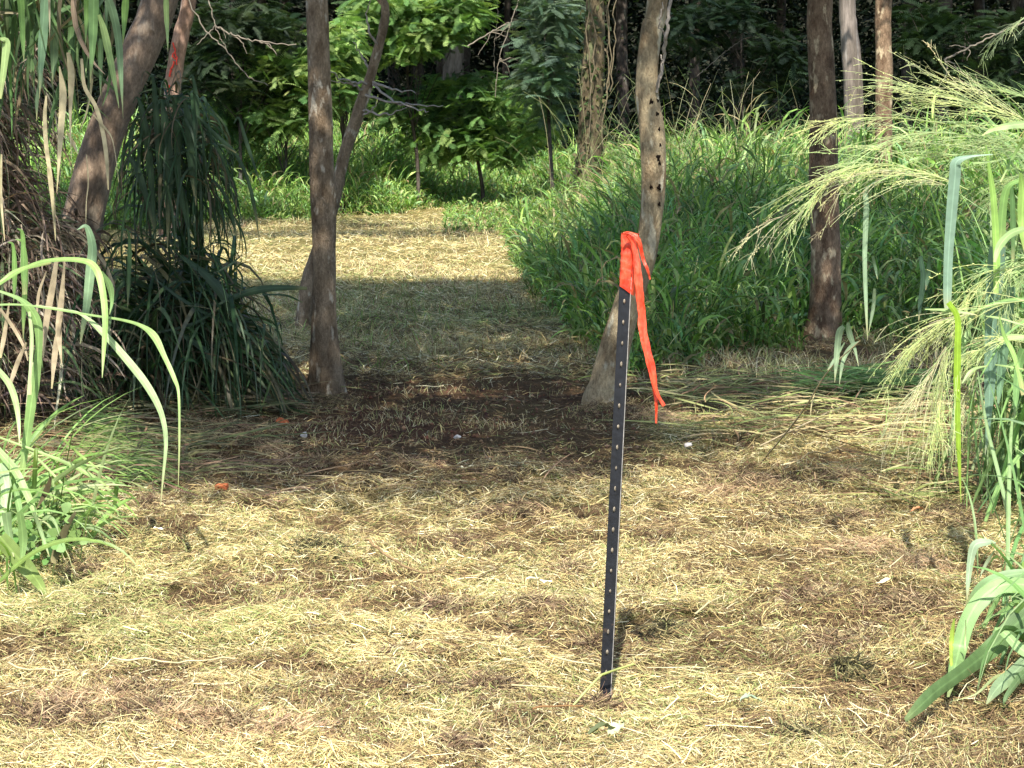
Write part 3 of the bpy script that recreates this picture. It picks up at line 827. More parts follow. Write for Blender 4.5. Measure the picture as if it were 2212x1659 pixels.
feathery('feathery_shrub', 'dim grey feathery shrub in front of the dark woods at centre right', [(1690, 150, 40, 40), (1620, 190, 60, 30), (1500, 60, 60, 50), (1660, 100, 60, 40), (1560, 30, 70, 40)], 34, 200, [(1600, 420), (1605, 250), (1600, 60)], [(.018, .032, .022), (.028, .045, .028), (.015, .03, .015)], size=(.25, .42))  # leaf colours darkened to stand for the shade it grows in
feathery('feathery_shrub', 'dark feathery shrub behind the seed heads in the upper right corner', [(2150, 90, 80, 60), (2060, 160, 80, 60), (2000, 60, 60, 60), (2180, 180, 50, 50)], 30, 230, [(2080, 440), (2080, 250), (2085, 60)], [(.014, .028, .012), (.022, .038, .016)], size=(.25, .42))  # shade of this corner put into the leaf colours
feathery('feathery_shrub', 'shaded feathery shrub at the foot of the woods left of the upright trunk', [(470, 60, 60, 50), (540, 60, 60, 50), (440, 140, 50, 40), (620, 50, 40, 40), (520, 190, 70, 20)], 31, 230, [(520, 440), (520, 250), (530, 60)], [(.018, .034, .015), (.028, .048, .022), (.05, .07, .04)], size=(.25, .42))  # dark leaf colours carry the shade as well

M_TWIG2 = plain_mat('grey_twig', (.2, .17, .13), .8, .2, .3, 40)
# thin lianas and bare branches in front of the dark woods
g_root = None
for k, (pts, r, lab) in enumerate([
        ([(1128, -20, 30), (1100, 60, 30), (1078, 130, 30), (1070, 210, 30)], .014, 'pale bare branch hanging in front of the dark gap'),
        ([(1010, 100, 31), (1060, 70, 31), (1100, 50, 31), (1150, 40, 31)], .016, 'thin curved bare branch reaching right from the hanging foliage'),
        ([(1068, 160, 33), (1068, 100, 33), (1075, 40, 33), (1072, -20, 33)], .01, 'straight dark vine in the dark gap'),
        ([(400, -10, 19), (440, 60, 19), (490, 110, 19), (530, 160, 19), (580, 185, 19)], .01, 'long thin bare stem sloping down across the upper left'),
        ([(450, 0, 19.5), (470, 70, 19.5), (490, 105, 19.5)], .008, 'short thin bare stem meeting the long sloping one'),
        ([(465, 55, 20), (500, 75, 20), (560, 90, 20), (640, 100, 20)], .014, 'pale dead branch lying almost level left of the upright trunk'),
        ([(2040, 130, 21), (2090, 105, 21), (2150, 75, 21), (2260, 30, 21)], .016, 'level dead branch behind the seed heads'),
        ([(1505, 165, 15), (1540, 135, 15), (1575, 105, 15), (1606, 84, 15)], .004, 'bent grass stem standing above the grass by the trunk with holes')]):
    gq = Geo(); twig(gq, pts, r * .7, r * .35, 30, .012 if r > .005 else .004)
    if k in (0, 1, 5, 6):
        for j in range(5):
            t = RS.integers(0, len(pts) - 1); a = np.array(pts[t]); e = a + np.array([U(-45, 45), U(-10, 50), 0])
            twig(gq, [a, (a + e) / 2 + np.array([5, -4, 0]), e], r * .5, r * .2, 10, .01, 4)
    o = gq.build('bare_branch', M_TWIG2)
    tag(o, lab, 'branch', 'bare branches and vines in the woods')


# ------------------------------------------------------------------ tall grass masses
GR_L = [(.17, .30, .06), (.23, .37, .085), (.13, .25, .055), (.31, .40, .12), (.18, .31, .12)]
GR_D = [(.06, .13, .04), (.08, .16, .05), (.05, .11, .04), (.11, .18, .06)]


def grass_mass(n, xr, yr, dens, hfun, cols, wid, K=6, seed=0, lean=(.5, 1.5), bend=(.6, 2.4)):
    x = U(*xr, n); y = U(*yr, n)
    k = RS.random(n) < dens(x, y); x = x[k]; y = y[k]; n = len(x)
    tuft = .55 * fbm(x * 1.7, y * 1.7, 81 + seed, 2) + .45 * vnoise(x * 4.5, y * 4.5, 83 + seed)
    h = hfun(x, y) * (.3 + 1.35 * tuft) * U(.5, 1.2, n)
    L = np.clip(h * U(.3, .8, n), .1, .5)
    az = U(0, 2 * math.pi, n)
    # neighbouring blades lean alike: gives locks and hollows
    az = np.where(RS.random(n) < .3, fbm(x * 1.1, y * 1.1, 91 + seed, 2) * 4 * math.pi + U(-.6, .6, n), az)
    base = np.stack([x, y, gbase(x, y) - .02], -1)
    th0 = np.pi / 2 - np.abs(RS.normal(0, .5, n))
    # part of the blades leave the culms higher up
    up = U(0, .8, n) * h * (RS.random(n) < .85)
    base[:, 2] += up
    base[:, 0] += up * .2 * np.cos(az); base[:, 1] += up * .2 * np.sin(az)
    pts = curves(base, az, th0, L, U(*bend, n), K, 1.3, .6)
    W = wprof(K)[None] * (wid * U(.6, 1.3, n))[:, None]
    ref = norm(np.stack([np.cos(az), np.sin(az), np.full(n, 1.2)], -1) + RS.normal(0, .25, (n, 3)))
    tn = fbm(x * .9, y * .9, 97 + seed, 2)[:, None]
    col = pick(cols, n, .22) * (.78 + .66 * tn) * (.8 + .45 * vnoise(x * 3.3, y * 3.3, 99 + seed)[:, None])
    dry = RS.random(n) < .10
    col[dry] = pick([(.35, .28, .14), (.3, .25, .12)], dry.sum())
    return ribbons(pts, W, col, ref)


EDGE_F = ([300, 430, 560, 700, 820, 950, 1060, 1160, 1300, 2400], [500, 482, 480, 470, 468, 446, 442, 440, 440, 440])


def far_d(x, y):
    vx, vy = proj(np.stack([x, y, gbase(x, y)], -1))
    e = np.interp(vx, *EDGE_F) + (fbm(x * 1.5, y * 1.5, 61, 2) - .5) * 16
    d = np.where(vy < e, 1.0, 0) * np.where((vy > e - 30) | True, 1, 0)
    # path dips away between the lit grass: thin strip of dry stalks at the right
    d = np.where((vx > 960) & (vx < 1170) & (vy > e - 14), .25, d)
    return d * np.clip(1.2 - (e - vy) / 110, .25, 1)


def far_h(x, y):
    vx, vy = proj(np.stack([x, y, gbase(x, y)], -1))
    e = np.interp(vx, *EDGE_F)
    return .40 + .75 * smooth(0, 45, e - vy) - .25 * smooth(860, 960, vx) * (1 - smooth(1120, 1200, vx))


g = Geo()
g.add(*grass_mass(110000, (-9, 5), (27, 38), far_d, far_h, GR_L, .013, 5, 1))
g.add(*grass_mass(90000, (-9, 5), (27, 38), far_d, far_h, GR_L + [(.33, .44, .16), (.24, .38, .16)], .026, 6, 3, bend=(1.0, 3.0)))
tag(g.build('far_grass', M_GRASS), 'bright green tall grass where the mown path ends', 'grass', None, 'stuff')

EDGE_R = ([1080, 1110, 1150, 1200, 1270, 1350, 1450, 1600, 1750, 1900, 2212, 2900], [430, 580, 640, 700, 775, 800, 790, 765, 738, 720, 760, 800])


def right_d(x, y):
    vx, vy = proj(np.stack([x, y, gbase(x, y)], -1))
    e = np.interp(vx, *EDGE_R) + (fbm(x * 2, y * 2, 63, 2) - .5) * 60
    left = np.interp(vy, [430, 470, 520, 600, 700, 800], [1165, 1120, 1090, 1110, 1190, 1270])
    return np.where((vy < e) & (vx > left + (fbm(x * 1.7, y * 1.7, 67, 2) - .5) * 60), 1.0, 0) * np.clip(.35 + .65 * (vy - 420) / 120, .3, 1)


def right_h(x, y):
    vx, vy = proj(np.stack([x, y, gbase(x, y)], -1))
    e = np.interp(vx, *EDGE_R)
    a = .2 + .22 * smooth(0, 40, e - vy) + .66 * smooth(20, 190, e - vy) * smooth(1240, 1500, vx) + .22 * smooth(1120, 1340, vx)
    a = a * .92 - .2 * smooth(27, 32, y)
    return a


g = Geo()
g.add(*grass_mass(11000, (-.5, 10), (13.2, 33), right_d, lambda x, y: right_h(x, y) * 1.2, [(.42, .4, .2), (.32, .4, .16), (.36, .3, .16)], .005, 7, 5, bend=(.3, 1.4)))
g.add(*grass_mass(150000, (-.5, 10), (13.2, 33), right_d, lambda x, y: right_h(x, y) * .95, GR_D + GR_L[:2], .010, 5, 2))
g.add(*grass_mass(150000, (-.5, 10), (13.2, 33), right_d, right_h, GR_L + [(.24, .34, .13), (.33, .44, .16)], .024, 6, 8, bend=(1.0, 3.0)))
tag(g.build('tall_grass', M_GRASS), 'dense tall green grass right of the mown path, behind the taped post', 'grass', None, 'stuff')

# seed stalks rising from the grass on the right
n = 120
vx = U(1180, 1760, n); Yb = U(18, 29, n)
b = P(vx, np.full(n, 300.), Yb); b[:, 2] = gbase(0, Yb)
az = U(0, 6.28, n)
pts = curves(b, az, U(1.25, 1.55, n), U(1.3, 2.2, n), U(.2, 1.3, n), 8, 2.2, .2)
g = Geo(); g.add(*ribbons(pts, np.tile(np.linspace(.005, .0025, 8), (n, 1)), pick([(.3, .33, .15), (.4, .36, .2), (.2, .26, .1)], n), norm(np.array([[0, -1., .3]]) + np.zeros((n, 3)))))
tag(g.build('grass_stalks', M_GRASS), 'thin pale seed stalks standing above the tall grass', 'grass', None, 'stuff')


# ------------------------------------------------------------------ traced near blades
def traced(g, pts, Y, col, wk=1.0, fold=.12, K=None, dY=0.0, face=None):
    """pts rows (vx, vy, w) along the blade; the blade comes nearer or recedes by dY"""
    a = np.array(pts, float); K = K or max(8, 4 * len(a))
    q = catmull(a, K)
    Yv = Y + dY * np.linspace(0, 1, K) + .02 * np.sin(np.linspace(0, 3, K))
    dr = ray(q[:, 0], q[:, 1]); sl = -dr[:, 2] / dr[:, 1]
    Yv = np.where(sl > .02, np.minimum(Yv, (CAM_H - .05 - .03 * np.sin(np.linspace(0, 3.1, K))) / np.maximum(sl, .02)), Yv)      # lie on the ground rather than under it
    w = P(q[:, 0], q[:, 1], Yv)
    W = np.maximum(px(q[:, 2] * wk, Yv), .0015)
    ref = np.array([[U(-.25, .25), -1, U(.25, .6)]]) if face is None else np.array([face])
    W = W * (1 + .05 * np.sin(np.linspace(0, U(9, 20), K) + U(0, 6)))
    tw = (np.linspace(0, U(-.6, .6), K) + .12 * np.sin(np.linspace(0, 9, K) + U(0, 6)))[None]
    cc = np.array(col)[None, None, :] * (1 + .1 * np.sin(np.linspace(0, 5, K) + U(0, 6)))[None, :, None]
    tipf = (smooth(.8, 1, np.linspace(0, 1, K)) * U(.2, .9))[None, :, None]
    cc = cc * (1 - tipf) + np.array([.42, .36, .18]) * tipf
    g.add(*ribbons(w[None], W[None], np.clip(cc, 0, 1), norm(ref), fold, 3, tw))


def R(rows, ox, oy): return [(x / 3 + ox, y / 3 + oy, w / 3) for x, y, w in rows]


c_b = (.2, .34, .1); c_p = (.33, .45, .18); c_g = (.16, .26, .15); c_y = (.3, .46, .05); c_d = (.06, .11, .045); c_s = (.5, .43, .26)

# ---- left, dead leaves and hanging green blades (clump L1)
b0 = G(60, 905)
L1 = empty('grass_clump', (b0[0], b0[1], 0), 'tall clump with brown dead leaves and hanging green blades at the left edge', 'grass clump')
n = 7000
zz = U(.1, 2.5, n) ** 1.0; rr = np.abs(RS.normal(0, 1, n)) * (.2 + .2 * (zz < 1.1)); a = U(0, 6.28, n)
cx = b0[0] - .42; cy = b0[1] + .0
base = np.stack([cx + .16 * (zz < 1.1) + rr * np.cos(a), cy + rr * np.sin(a), zz], -1)
az = a + RS.normal(0, .5, n)
pts = curves(base, az, U(-.2, 1.0, n), U(.2, .75, n), U(1.2, 2.3, n), 8, .8, .9)
ok = (pts[..., 2].min(1) > .0) & ((lambda q: (q[0] < np.interp(q[1], [150, 440, 540, 900], [165, 175, 262, 300]) + np.repeat(RS.normal(0, 12, n), 8)).reshape(n, 8).all(1))(proj(pts.reshape(-1, 3))))
pts = pts[ok]; n = len(pts)
col = pick([(.19, .14, .10), (.30, .235, .17), (.46, .385, .28), (.12, .085, .06), (.36, .32, .2), (.11, .16, .07), (.16, .22, .09)], n, .2, [3, 3, 2.5, 2.5, 1, 1, 1])
g = Geo(); g.add(*ribbons(pts, wprof(8)[None] * U(.004, .019, n)[:, None], col, norm(RS.normal(0, 1, (n, 3)) + [0, -.6, 0]), .15, 3, np.cumsum(RS.normal(0, .35, (n, 8)), 1)))
g.build('dead_leaves', M_DRY, L1)
n = 420
base = P(U(-80, 250, n), U(-260, 60, n), U(8.9, 9.7, n))
pts = curves(base, U(0, 6.28, n), U(-1.2, .6, n), U(.2, .62, n), U(.4, 1.6, n), 9, .9, .5)
vq = proj(pts.reshape(-1, 3)); kk = ((vq[0] < 285 - .1 * vq[1]) & (vq[1] < 430)).reshape(n, 9).all(1); pts = pts[kk]; n = len(pts)
g = Geo(); g.add(*ribbons(pts, wprof(9)[None] * U(.008, .026, n)[:, None], pick([(.06, .11, .04), (.09, .16, .06), (.12, .2, .08), (.16, .24, .1), (.2, .17, .1)], n, .2), norm(RS.normal(0, .5, (n, 3)) + [0, -.9, .2]), .12, 3))
g.build('hanging_foliage', M_BLADE, L1)
g = Geo()
for k in range(26):
    ax, ay = cx + RS.normal(0, .2), cy + RS.normal(0, .2)
    V, F = tube(catmull(np.array([(ax, ay, 0), (ax + U(-.1, .1), ay, 1.2), (ax + U(-.25, .35), ay - .1, 2.6)]), 14), np.linspace(.012, .007, 14), 6); g.add(V, F, pick([(.2, .16, .08), (.16, .2, .07)], 1)[0])
g.build('stems', M_DRY, L1)
g = Each('leaf_blade', M_BLADE, L1)
for rows, c, Y in [
        ([(130, -60, 40), (138, 60, 45), (148, 250, 32), (155, 400, 3)], c_b, 8.6), ([(300, -80, 60), (290, 100, 82), (272, 330, 70), (255, 640, 3)], c_g, 8.7),
        ([(350, 165, 40), (352, 260, 62), (350, 400, 50), (340, 560, 3)], (.12, .18, .09), 8.9), ([(560, -40, 30), (560, 100, 32), (554, 290, 3)], c_b, 8.6),
        ([(610, -60, 55), (605, 120, 66), (598, 320, 40), (584, 540, 3)], (.2, .33, .13), 8.5), ([(640, 95, 20), (672, 190, 42), (718, 400, 45), (748, 560, 28), (772, 700, 3)], c_p, 8.4),
        ([(690, -40, 35), (735, 90, 60), (768, 260, 56), (784, 500, 36), (798, 770, 3)], (.18, .27, .15), 8.6), ([(818, -50, 40), (808, 100, 42), (796, 290, 3)], c_b, 8.6),
        ([(1076, -60, 30), (1078, 80, 34), (1084, 200, 22), (1088, 335, 2)], c_p, 8.5), ([(0, 250, 20), (40, 275, 50), (30, 400, 45), (0, 640, 20)], c_p, 8.4),
        ([(400, -60, 50), (380, 120, 55), (360, 260, 45), (330, 420, 3)], (.1, .17, .06), 9.1), ([(480, -60, 45), (470, 100, 50), (455, 260, 35), (440, 420, 3)], (.12, .2, .08), 9.1),
        ([(60, -60, 50), (60, 120, 60), (65, 300, 50), (75, 500, 3)], (.09, .16, .06), 9.2), ([(200, -60, 45), (190, 150, 55), (200, 360, 40), (215, 560, 3)], (.1, .17, .07), 9.2),
        ([(655, 250, 30), (650, 400, 34), (652, 620, 3)], (.1, .17, .08), 8.9), ([(220, 380, 20), (262, 500, 35), (240, 640, 28), (238, 780, 3)], (.1, .15, .08), 9.0)]:
    traced(g, R(rows, 0, 0), Y, c)
for rows, c, Y in [([(500, -170, 4), (560, -190, 30), (598, -60, 58), (585, 100, 60), (560, 330, 50), (520, 570, 5)], (.27, .4, .22), 8.4), ([(800, -180, 3), (836, -140, 16), (838, 60, 32), (825, 340, 3)], c_d, 9.0),
                   ([(100, -110, 4), (150, -80, 20), (165, 100, 36), (155, 350, 30), (150, 540, 3)], c_b, 8.2), ([(50, -90, 4), (86, -60, 22), (95, 150, 32), (88, 300, 3)], c_b, 8.2), ([(110, -180, 4), (146, -140, 26), (152, 60, 38), (160, 250, 30)], c_b, 8.1)]:
    traced(g, R(rows, 0, 553), Y, c)

g = Each('dry_blade', M_DRY, L1)
for rows in [[(385, 430, 8), (408, 600, 48), (398, 800, 42), (385, 1000, 25), (368, 1250, 3)], [(440, 340, 20), (462, 480, 44), (455, 760, 18), (462, 1030, 3)],
             [(528, 380, 20), (548, 560, 24), (620, 690, 26), (665, 850, 26), (690, 1020, 26), (702, 1230, 8)], [(430, 850, 10), (470, 920, 25), (505, 1000, 6)],
             [(300, 620, 10), (290, 760, 25), (300, 950, 28), (335, 1200, 20), (350, 1420, 4)], [(310, 1090, 12), (330, 1200, 30), (345, 1330, 24), (360, 1560, 4)],
             [(560, 1000, 6), (572, 1180, 7), (560, 1300, 6), (556, 1450, 3)], [(10, 1000, 12), (5, 1250, 20), (30, 1560, 4)], [(600, 740, 8), (690, 840, 12), (735, 930, 5), (770, 1180, 3)]]:
    traced(g, R(rows, 0, 0), 8.5, c_s)
for rows in [[(370, 0, 20), (340, 200, 42), (300, 430, 40), (280, 660, 6)], [(420, 20, 10), (400, 260, 34), (380, 480, 40), (400, 700, 6)], [(400, 380, 10), (360, 600, 40), (335, 860, 10)],
             [(300, 100, 8), (250, 250, 20), (240, 420, 6)], [(0, 340, 15), (90, 470, 24), (160, 600, 18), (180, 680, 4)], [(60, 300, 8), (30, 500, 28), (0, 660, 20)], [(170, 560, 12), (110, 700, 30), (60, 850, 18)]]:
    traced(g, R(rows, 0, 553), 8.4, (.42, .34, .22))


# ---- left, dark arching clump beside the path (clump L2)
b0 = G(405, 868)
L2 = empty('grass_clump', (b0[0], b0[1], 0), 'dark shaded clump of long drooping blades between leaning trunk and path', 'grass clump')
n = 2700
rr = np.abs(RS.normal(0, .5, n)); a = U(0, 6.28, n)
base = np.stack([b0[0] + rr * np.cos(a) * 1.1, b0[1] + .5 + rr * np.sin(a), np.zeros(n)], -1)
Lh = U(.7, 2.2, n) * np.clip(1.15 - rr * .7, .35, 1.2)
pts = curves(base, a + RS.normal(0, .7, n), U(.8, 1.5, n), Lh, U(1.9, 3.3, n), 12, 1.5, .5)
pv = proj(pts.reshape(-1, 3)); lim = np.interp(pv[1], [150, 440, 520, 620, 850], [455, 470, 500, 545, 640]); lim = lim + np.repeat(RS.normal(0, 22, n), 12); lim0 = np.interp(pv[1], [150, 330, 500, 700], [290, 275, 190, 110])
keepb = ((pv[0] < lim) & (pv[0] > lim0)).reshape(n, 12).all(1) & (pts[..., 2].min(1) > -.02)
pts = pts[keepb]; n = len(pts)
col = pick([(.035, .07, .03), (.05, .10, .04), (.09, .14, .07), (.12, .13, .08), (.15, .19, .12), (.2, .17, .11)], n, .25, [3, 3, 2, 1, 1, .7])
g = Geo(); g.add(*ribbons(pts, wprof(12)[None] * U(.008, .032, n)[:, None], col, norm(RS.normal(0, .6, (n, 3)) + [0, -.5, .6]), .12, 3))
n = 900      # older blades collapsed toward the path
qx = U(0, 1, n); base = np.stack([b0[0] + -.35 + .85 * qx, b0[1] + .1 + RS.normal(0, .25, n), U(.1, 1.0, n) * (1.05 - .75 * qx)], -1)
pts = curves(base, U(-1.3, .5, n), U(-.5, .5, n), U(.3, 1.0, n), U(.3, 1.5, n), 12, 1.2, .6)
pts[..., 2] = np.maximum(pts[..., 2], .02 + .03 * RS.random((n, 1)))
pv = proj(pts.reshape(-1, 3)); keepb = (pv[0] < np.interp(pv[1], [440, 520, 620, 900], [470, 500, 560, 690]) + np.repeat(RS.normal(0, 15, n), 12)).reshape(n, 12).all(1)
pts = pts[keepb]; n = len(pts)
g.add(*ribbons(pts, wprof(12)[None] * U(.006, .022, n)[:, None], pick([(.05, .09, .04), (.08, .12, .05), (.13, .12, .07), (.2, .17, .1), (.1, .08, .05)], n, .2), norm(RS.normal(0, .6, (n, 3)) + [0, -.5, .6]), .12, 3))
n = 620      # blades that arch over above the clump and hang down
base = P(U(290, 450, n), U(200, 430, n), U(11.3, 12.4, n))
pts = curves(base, U(-2.6, .6, n), U(-.2, 1.1, n), U(.25, .9, n), U(1.6, 2.7, n), 12, 1.1, .5)
pv = proj(pts.reshape(-1, 3)); keepb = ((pv[1] > 150) & (pv[0] > np.interp(pv[1], [200, 450], [300, 225])) & (pv[0] < np.interp(pv[1], [150, 300, 520], [430, 500, 540]))).reshape(n, 12).all(1); pts = pts[keepb]; n = len(pts)
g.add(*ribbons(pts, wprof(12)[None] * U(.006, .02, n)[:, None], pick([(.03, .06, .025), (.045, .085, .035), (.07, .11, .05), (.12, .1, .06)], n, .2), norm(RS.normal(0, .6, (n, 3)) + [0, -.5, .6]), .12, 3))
for k in range(9):
    e = P(U(320, 430), U(180, 260), 11.8); V, F = tube(catmull(np.array([(b0[0] + U(-.2, .2), b0[1] + .3, 0), ((e[0] + b0[0]) / 2, b0[1] + .3, .9), e]), 16), np.linspace(.009, .004, 16), 6); g.add(V, F, (.05, .07, .03), np.tile([.25, .5], (96, 1)))
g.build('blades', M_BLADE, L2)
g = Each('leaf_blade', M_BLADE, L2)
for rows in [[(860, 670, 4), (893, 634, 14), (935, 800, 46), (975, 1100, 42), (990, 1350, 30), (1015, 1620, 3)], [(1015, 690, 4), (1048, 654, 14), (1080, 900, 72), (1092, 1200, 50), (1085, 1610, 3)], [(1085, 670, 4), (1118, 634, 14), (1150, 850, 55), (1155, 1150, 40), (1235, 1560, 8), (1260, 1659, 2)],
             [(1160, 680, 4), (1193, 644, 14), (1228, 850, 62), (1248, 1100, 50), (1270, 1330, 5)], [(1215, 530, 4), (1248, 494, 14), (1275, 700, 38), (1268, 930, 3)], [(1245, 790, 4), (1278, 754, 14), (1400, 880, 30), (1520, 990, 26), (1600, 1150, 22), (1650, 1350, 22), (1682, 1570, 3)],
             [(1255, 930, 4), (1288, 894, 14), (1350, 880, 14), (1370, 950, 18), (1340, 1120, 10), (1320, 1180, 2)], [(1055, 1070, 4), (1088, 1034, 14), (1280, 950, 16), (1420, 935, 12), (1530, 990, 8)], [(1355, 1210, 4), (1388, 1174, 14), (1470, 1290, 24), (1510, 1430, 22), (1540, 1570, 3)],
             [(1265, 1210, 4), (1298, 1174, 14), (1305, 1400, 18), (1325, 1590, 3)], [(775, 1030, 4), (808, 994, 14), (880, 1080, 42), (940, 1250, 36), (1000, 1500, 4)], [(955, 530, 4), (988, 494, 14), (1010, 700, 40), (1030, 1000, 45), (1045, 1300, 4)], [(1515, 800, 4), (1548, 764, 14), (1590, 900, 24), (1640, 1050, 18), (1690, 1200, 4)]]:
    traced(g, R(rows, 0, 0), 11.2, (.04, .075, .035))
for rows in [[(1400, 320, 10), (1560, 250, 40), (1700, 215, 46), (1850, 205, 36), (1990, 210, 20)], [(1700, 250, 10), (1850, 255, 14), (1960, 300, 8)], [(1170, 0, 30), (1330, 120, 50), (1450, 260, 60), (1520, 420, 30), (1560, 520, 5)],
             [(930, 90, 10), (1150, 260, 22), (1350, 380, 26), (1600, 500, 24), (1750, 690, 5)], [(830, 0, 30), (832, 200, 28), (830, 320, 3)], [(1000, 500, 12), (1250, 440, 22), (1430, 330, 10)], [(1120, 480, 10), (1230, 540, 34), (1330, 620, 40), (1395, 740, 12)],
             [(1400, 110, 8), (1500, 50, 14), (1570, -10, 6)], [(1520, 60, 8), (1570, 140, 14), (1555, 250, 4)]]:
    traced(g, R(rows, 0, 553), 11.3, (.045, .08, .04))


# ---- left foreground bright clump (L3)
b0 = G(40, 1210)
L3 = empty('grass_clump', (b0[0], b0[1], 0), 'sunlit bright green clump with long arching blades in the left foreground', 'grass clump')
Y3 = 7.5
g = Each('leaf_blade', M_BLADE, L3)
for rows, c, dY in [
        ([(230, 320, 10), (420, 350, 14), (530, 380, 18), (660, 490, 40), (830, 680, 52), (960, 850, 48), (1045, 1020, 36), (1075, 1200, 32), (1058, 1420, 22), (1040, 1620, 3)], (.4, .52, .26), -.3),
        ([(-60, 318, 14), (120, 315, 14), (330, 340, 14), (600, 385, 14), (780, 412, 16), (910, 450, 24), (1000, 520, 50), (1065, 650, 34), (1128, 790, 28), (1158, 900, 16), (1162, 1200, 13), (1155, 1490, 3)], (.3, .44, .16), -.4),
        ([(-60, 220, 14), (180, 70, 24), (350, 25, 28), (540, 30, 34), (620, 80, 44), (660, 200, 46), (682, 400, 40), (672, 620, 24), (662, 790, 3)], (.3, .45, .14), -.3),
        ([(0, 170, 24), (120, 90, 28), (330, 40, 22)], (.3, .42, .14), 0),
        ([(-40, 215, 14), (120, 275, 30), (200, 350, 52), (248, 460, 58), (248, 640, 52), (225, 820, 62), (200, 980, 66), (165, 1250, 50), (140, 1420, 30)], (.26, .4, .14), 0),
        ([(190, 360, 16), (205, 520, 26), (200, 700, 22), (190, 900, 30)], (.42, .52, .25), -.1),
        ([(-30, 720, 36), (60, 830, 44), (105, 960, 36), (122, 1100, 24), (126, 1220, 4)], (.38, .5, .22), -.1),
        ([(-30, 1240, 50), (90, 1380, 52), (165, 1520, 50), (215, 1640, 36), (250, 1760, 5)], (.36, .5, .2), -.2),
        ([(130, 1200, 12), (330, 1400, 16), (530, 1610, 6)], (.4, .5, .2), -.1), ([(-20, 1170, 12), (200, 1250, 16), (450, 1350, 24), (620, 1440, 26), (705, 1500, 8)], (.3, .42, .14), -.1),
        ([(660, 100, 12), (710, 190, 40), (725, 290, 30), (710, 380, 4)], (.2, .32, .12), 0), ([(0, 1350, 80), (40, 1500, 76), (30, 1659, 60), (10, 1760, 30)], (.34, .46, .24), -.2),
        ([(60, 1360, 30), (110, 1560, 40), (150, 1780, 40), (160, 1990, 6)], (.25, .38, .16), -.1), ([(400, 1180, 12), (520, 1290, 18), (640, 1380, 6)], (.3, .42, .12), 0)]:
    traced(g, R(rows, 0, 553), Y3, c, dY=dY)
for rows, c in [([(0, 160, 90), (110, 290, 110), (220, 420, 90), (300, 540, 20)], (.22, .3, .09)), ([(40, 0, 60), (60, 150, 50), (90, 290, 8)], (.3, .42, .2)), ([(130, 0, 40), (150, 180, 60), (140, 330, 30)], (.22, .34, .12)), ([(220, 0, 24), (270, 140, 26), (320, 290, 5)], (.34, .45, .22))]:
    traced(g, R(rows, 0, 1106), 6.9, c)
n = 380
base = np.stack([b0[0] + RS.normal(-.16, .22, n), b0[1] + RS.normal(.15, .35, n), np.zeros(n)], -1)
pts = curves(base, U(-1.8, .9, n), U(.5, 1.4, n), U(.2, .8, n), U(.8, 2.2, n), 10, 1.5, .6)
vxx = proj(pts.reshape(-1, 3))[0].reshape(n, 10).max(1)
pts = pts[(pts[..., 2].min(1) > -.01) & (vxx < 310)]; n = len(pts)
g.add(*ribbons(pts, wprof(10)[None] * U(.005, .022, n)[:, None], pick([(.24, .38, .1), (.3, .42, .15), (.18, .3, .08), (.36, .44, .2)], n), norm(RS.normal(0, .5, (n, 3)) + [0, -.6, .6]), .12, 3))
g = Each('dead_blade', M_DRY, L3)   # dead brown blade and the flattened tuft at its right
for rows in [[(330, 1430, 20), (310, 1500, 46), (270, 1580, 30), (235, 1640, 6)]]:
    traced(g, R(rows, 0, 553), 7.2, (.09, .07, .035))
traced(g, R([(490, 0, 20), (430, 100, 40), (380, 220, 56), (340, 330, 40)], 0, 1106), 7.0, (.11, .1, .05))
n = 900
g = Geo(); n = 420; tt = U(0, 1, n); bx = 150 + 130 * tt + RS.normal(0, 14, n); by = 935 + 120 * tt + RS.normal(0, 18, n)
bb = G(bx, by); bb[:, 2] += U(.02, .10, n)
pts = curves(bb, U(-.85, -.35, n), U(-.1, .5, n), U(.12, .45, n), U(.3, 1.0, n), 8, 1.2, .5)
pts[..., 2] = np.maximum(pts[..., 2], .02 + .03 * RS.random((n, 1)))
g.add(*ribbons(pts, wprof(8)[None] * U(.002, .007, n)[:, None], pick([(.2, .32, .08), (.28, .38, .12), (.15, .25, .07), (.34, .36, .16)], n), norm(RS.normal(0, .4, (n, 3)) + [0, -.6, .8]), 0, 2))
g.build('flattened_blades', M_BLADE, L3)['kind'] = 'stuff'


# broad-leaved weed at its foot
W0 = G(120, 1120)
wd = empty('leafy_weed', (W0[0], W0[1], 0), 'low broad leaved weed among the bright blades in the left foreground', 'weed')


def round_leaf(g, c, n_, up, r, col, lob=.0):
    a = np.linspace(0, 2 * math.pi, 13)[:-1]
    rr = r * (1 - .35 * np.cos(a)) * (1 + lob * np.cos(3 * a + 1)); n_ = norm(np.array(n_, float)); up = norm(np.cross(np.cross(n_, up), n_)); s = np.cross(n_, up)
    ring = c + (np.cos(a) * rr)[:, None] * up + (np.sin(a) * rr)[:, None] * s + n_ * (-.18 * np.abs(np.sin(a)) * r)[:, None]
    V = np.vstack([ring, c]); i = np.arange(12); j = (i + 1) % 12
    F = np.stack([i, j, np.full(12, 12), np.full(12, 12)], -1)
    return V, np.stack([i, j, np.full(12, 12)], -1)


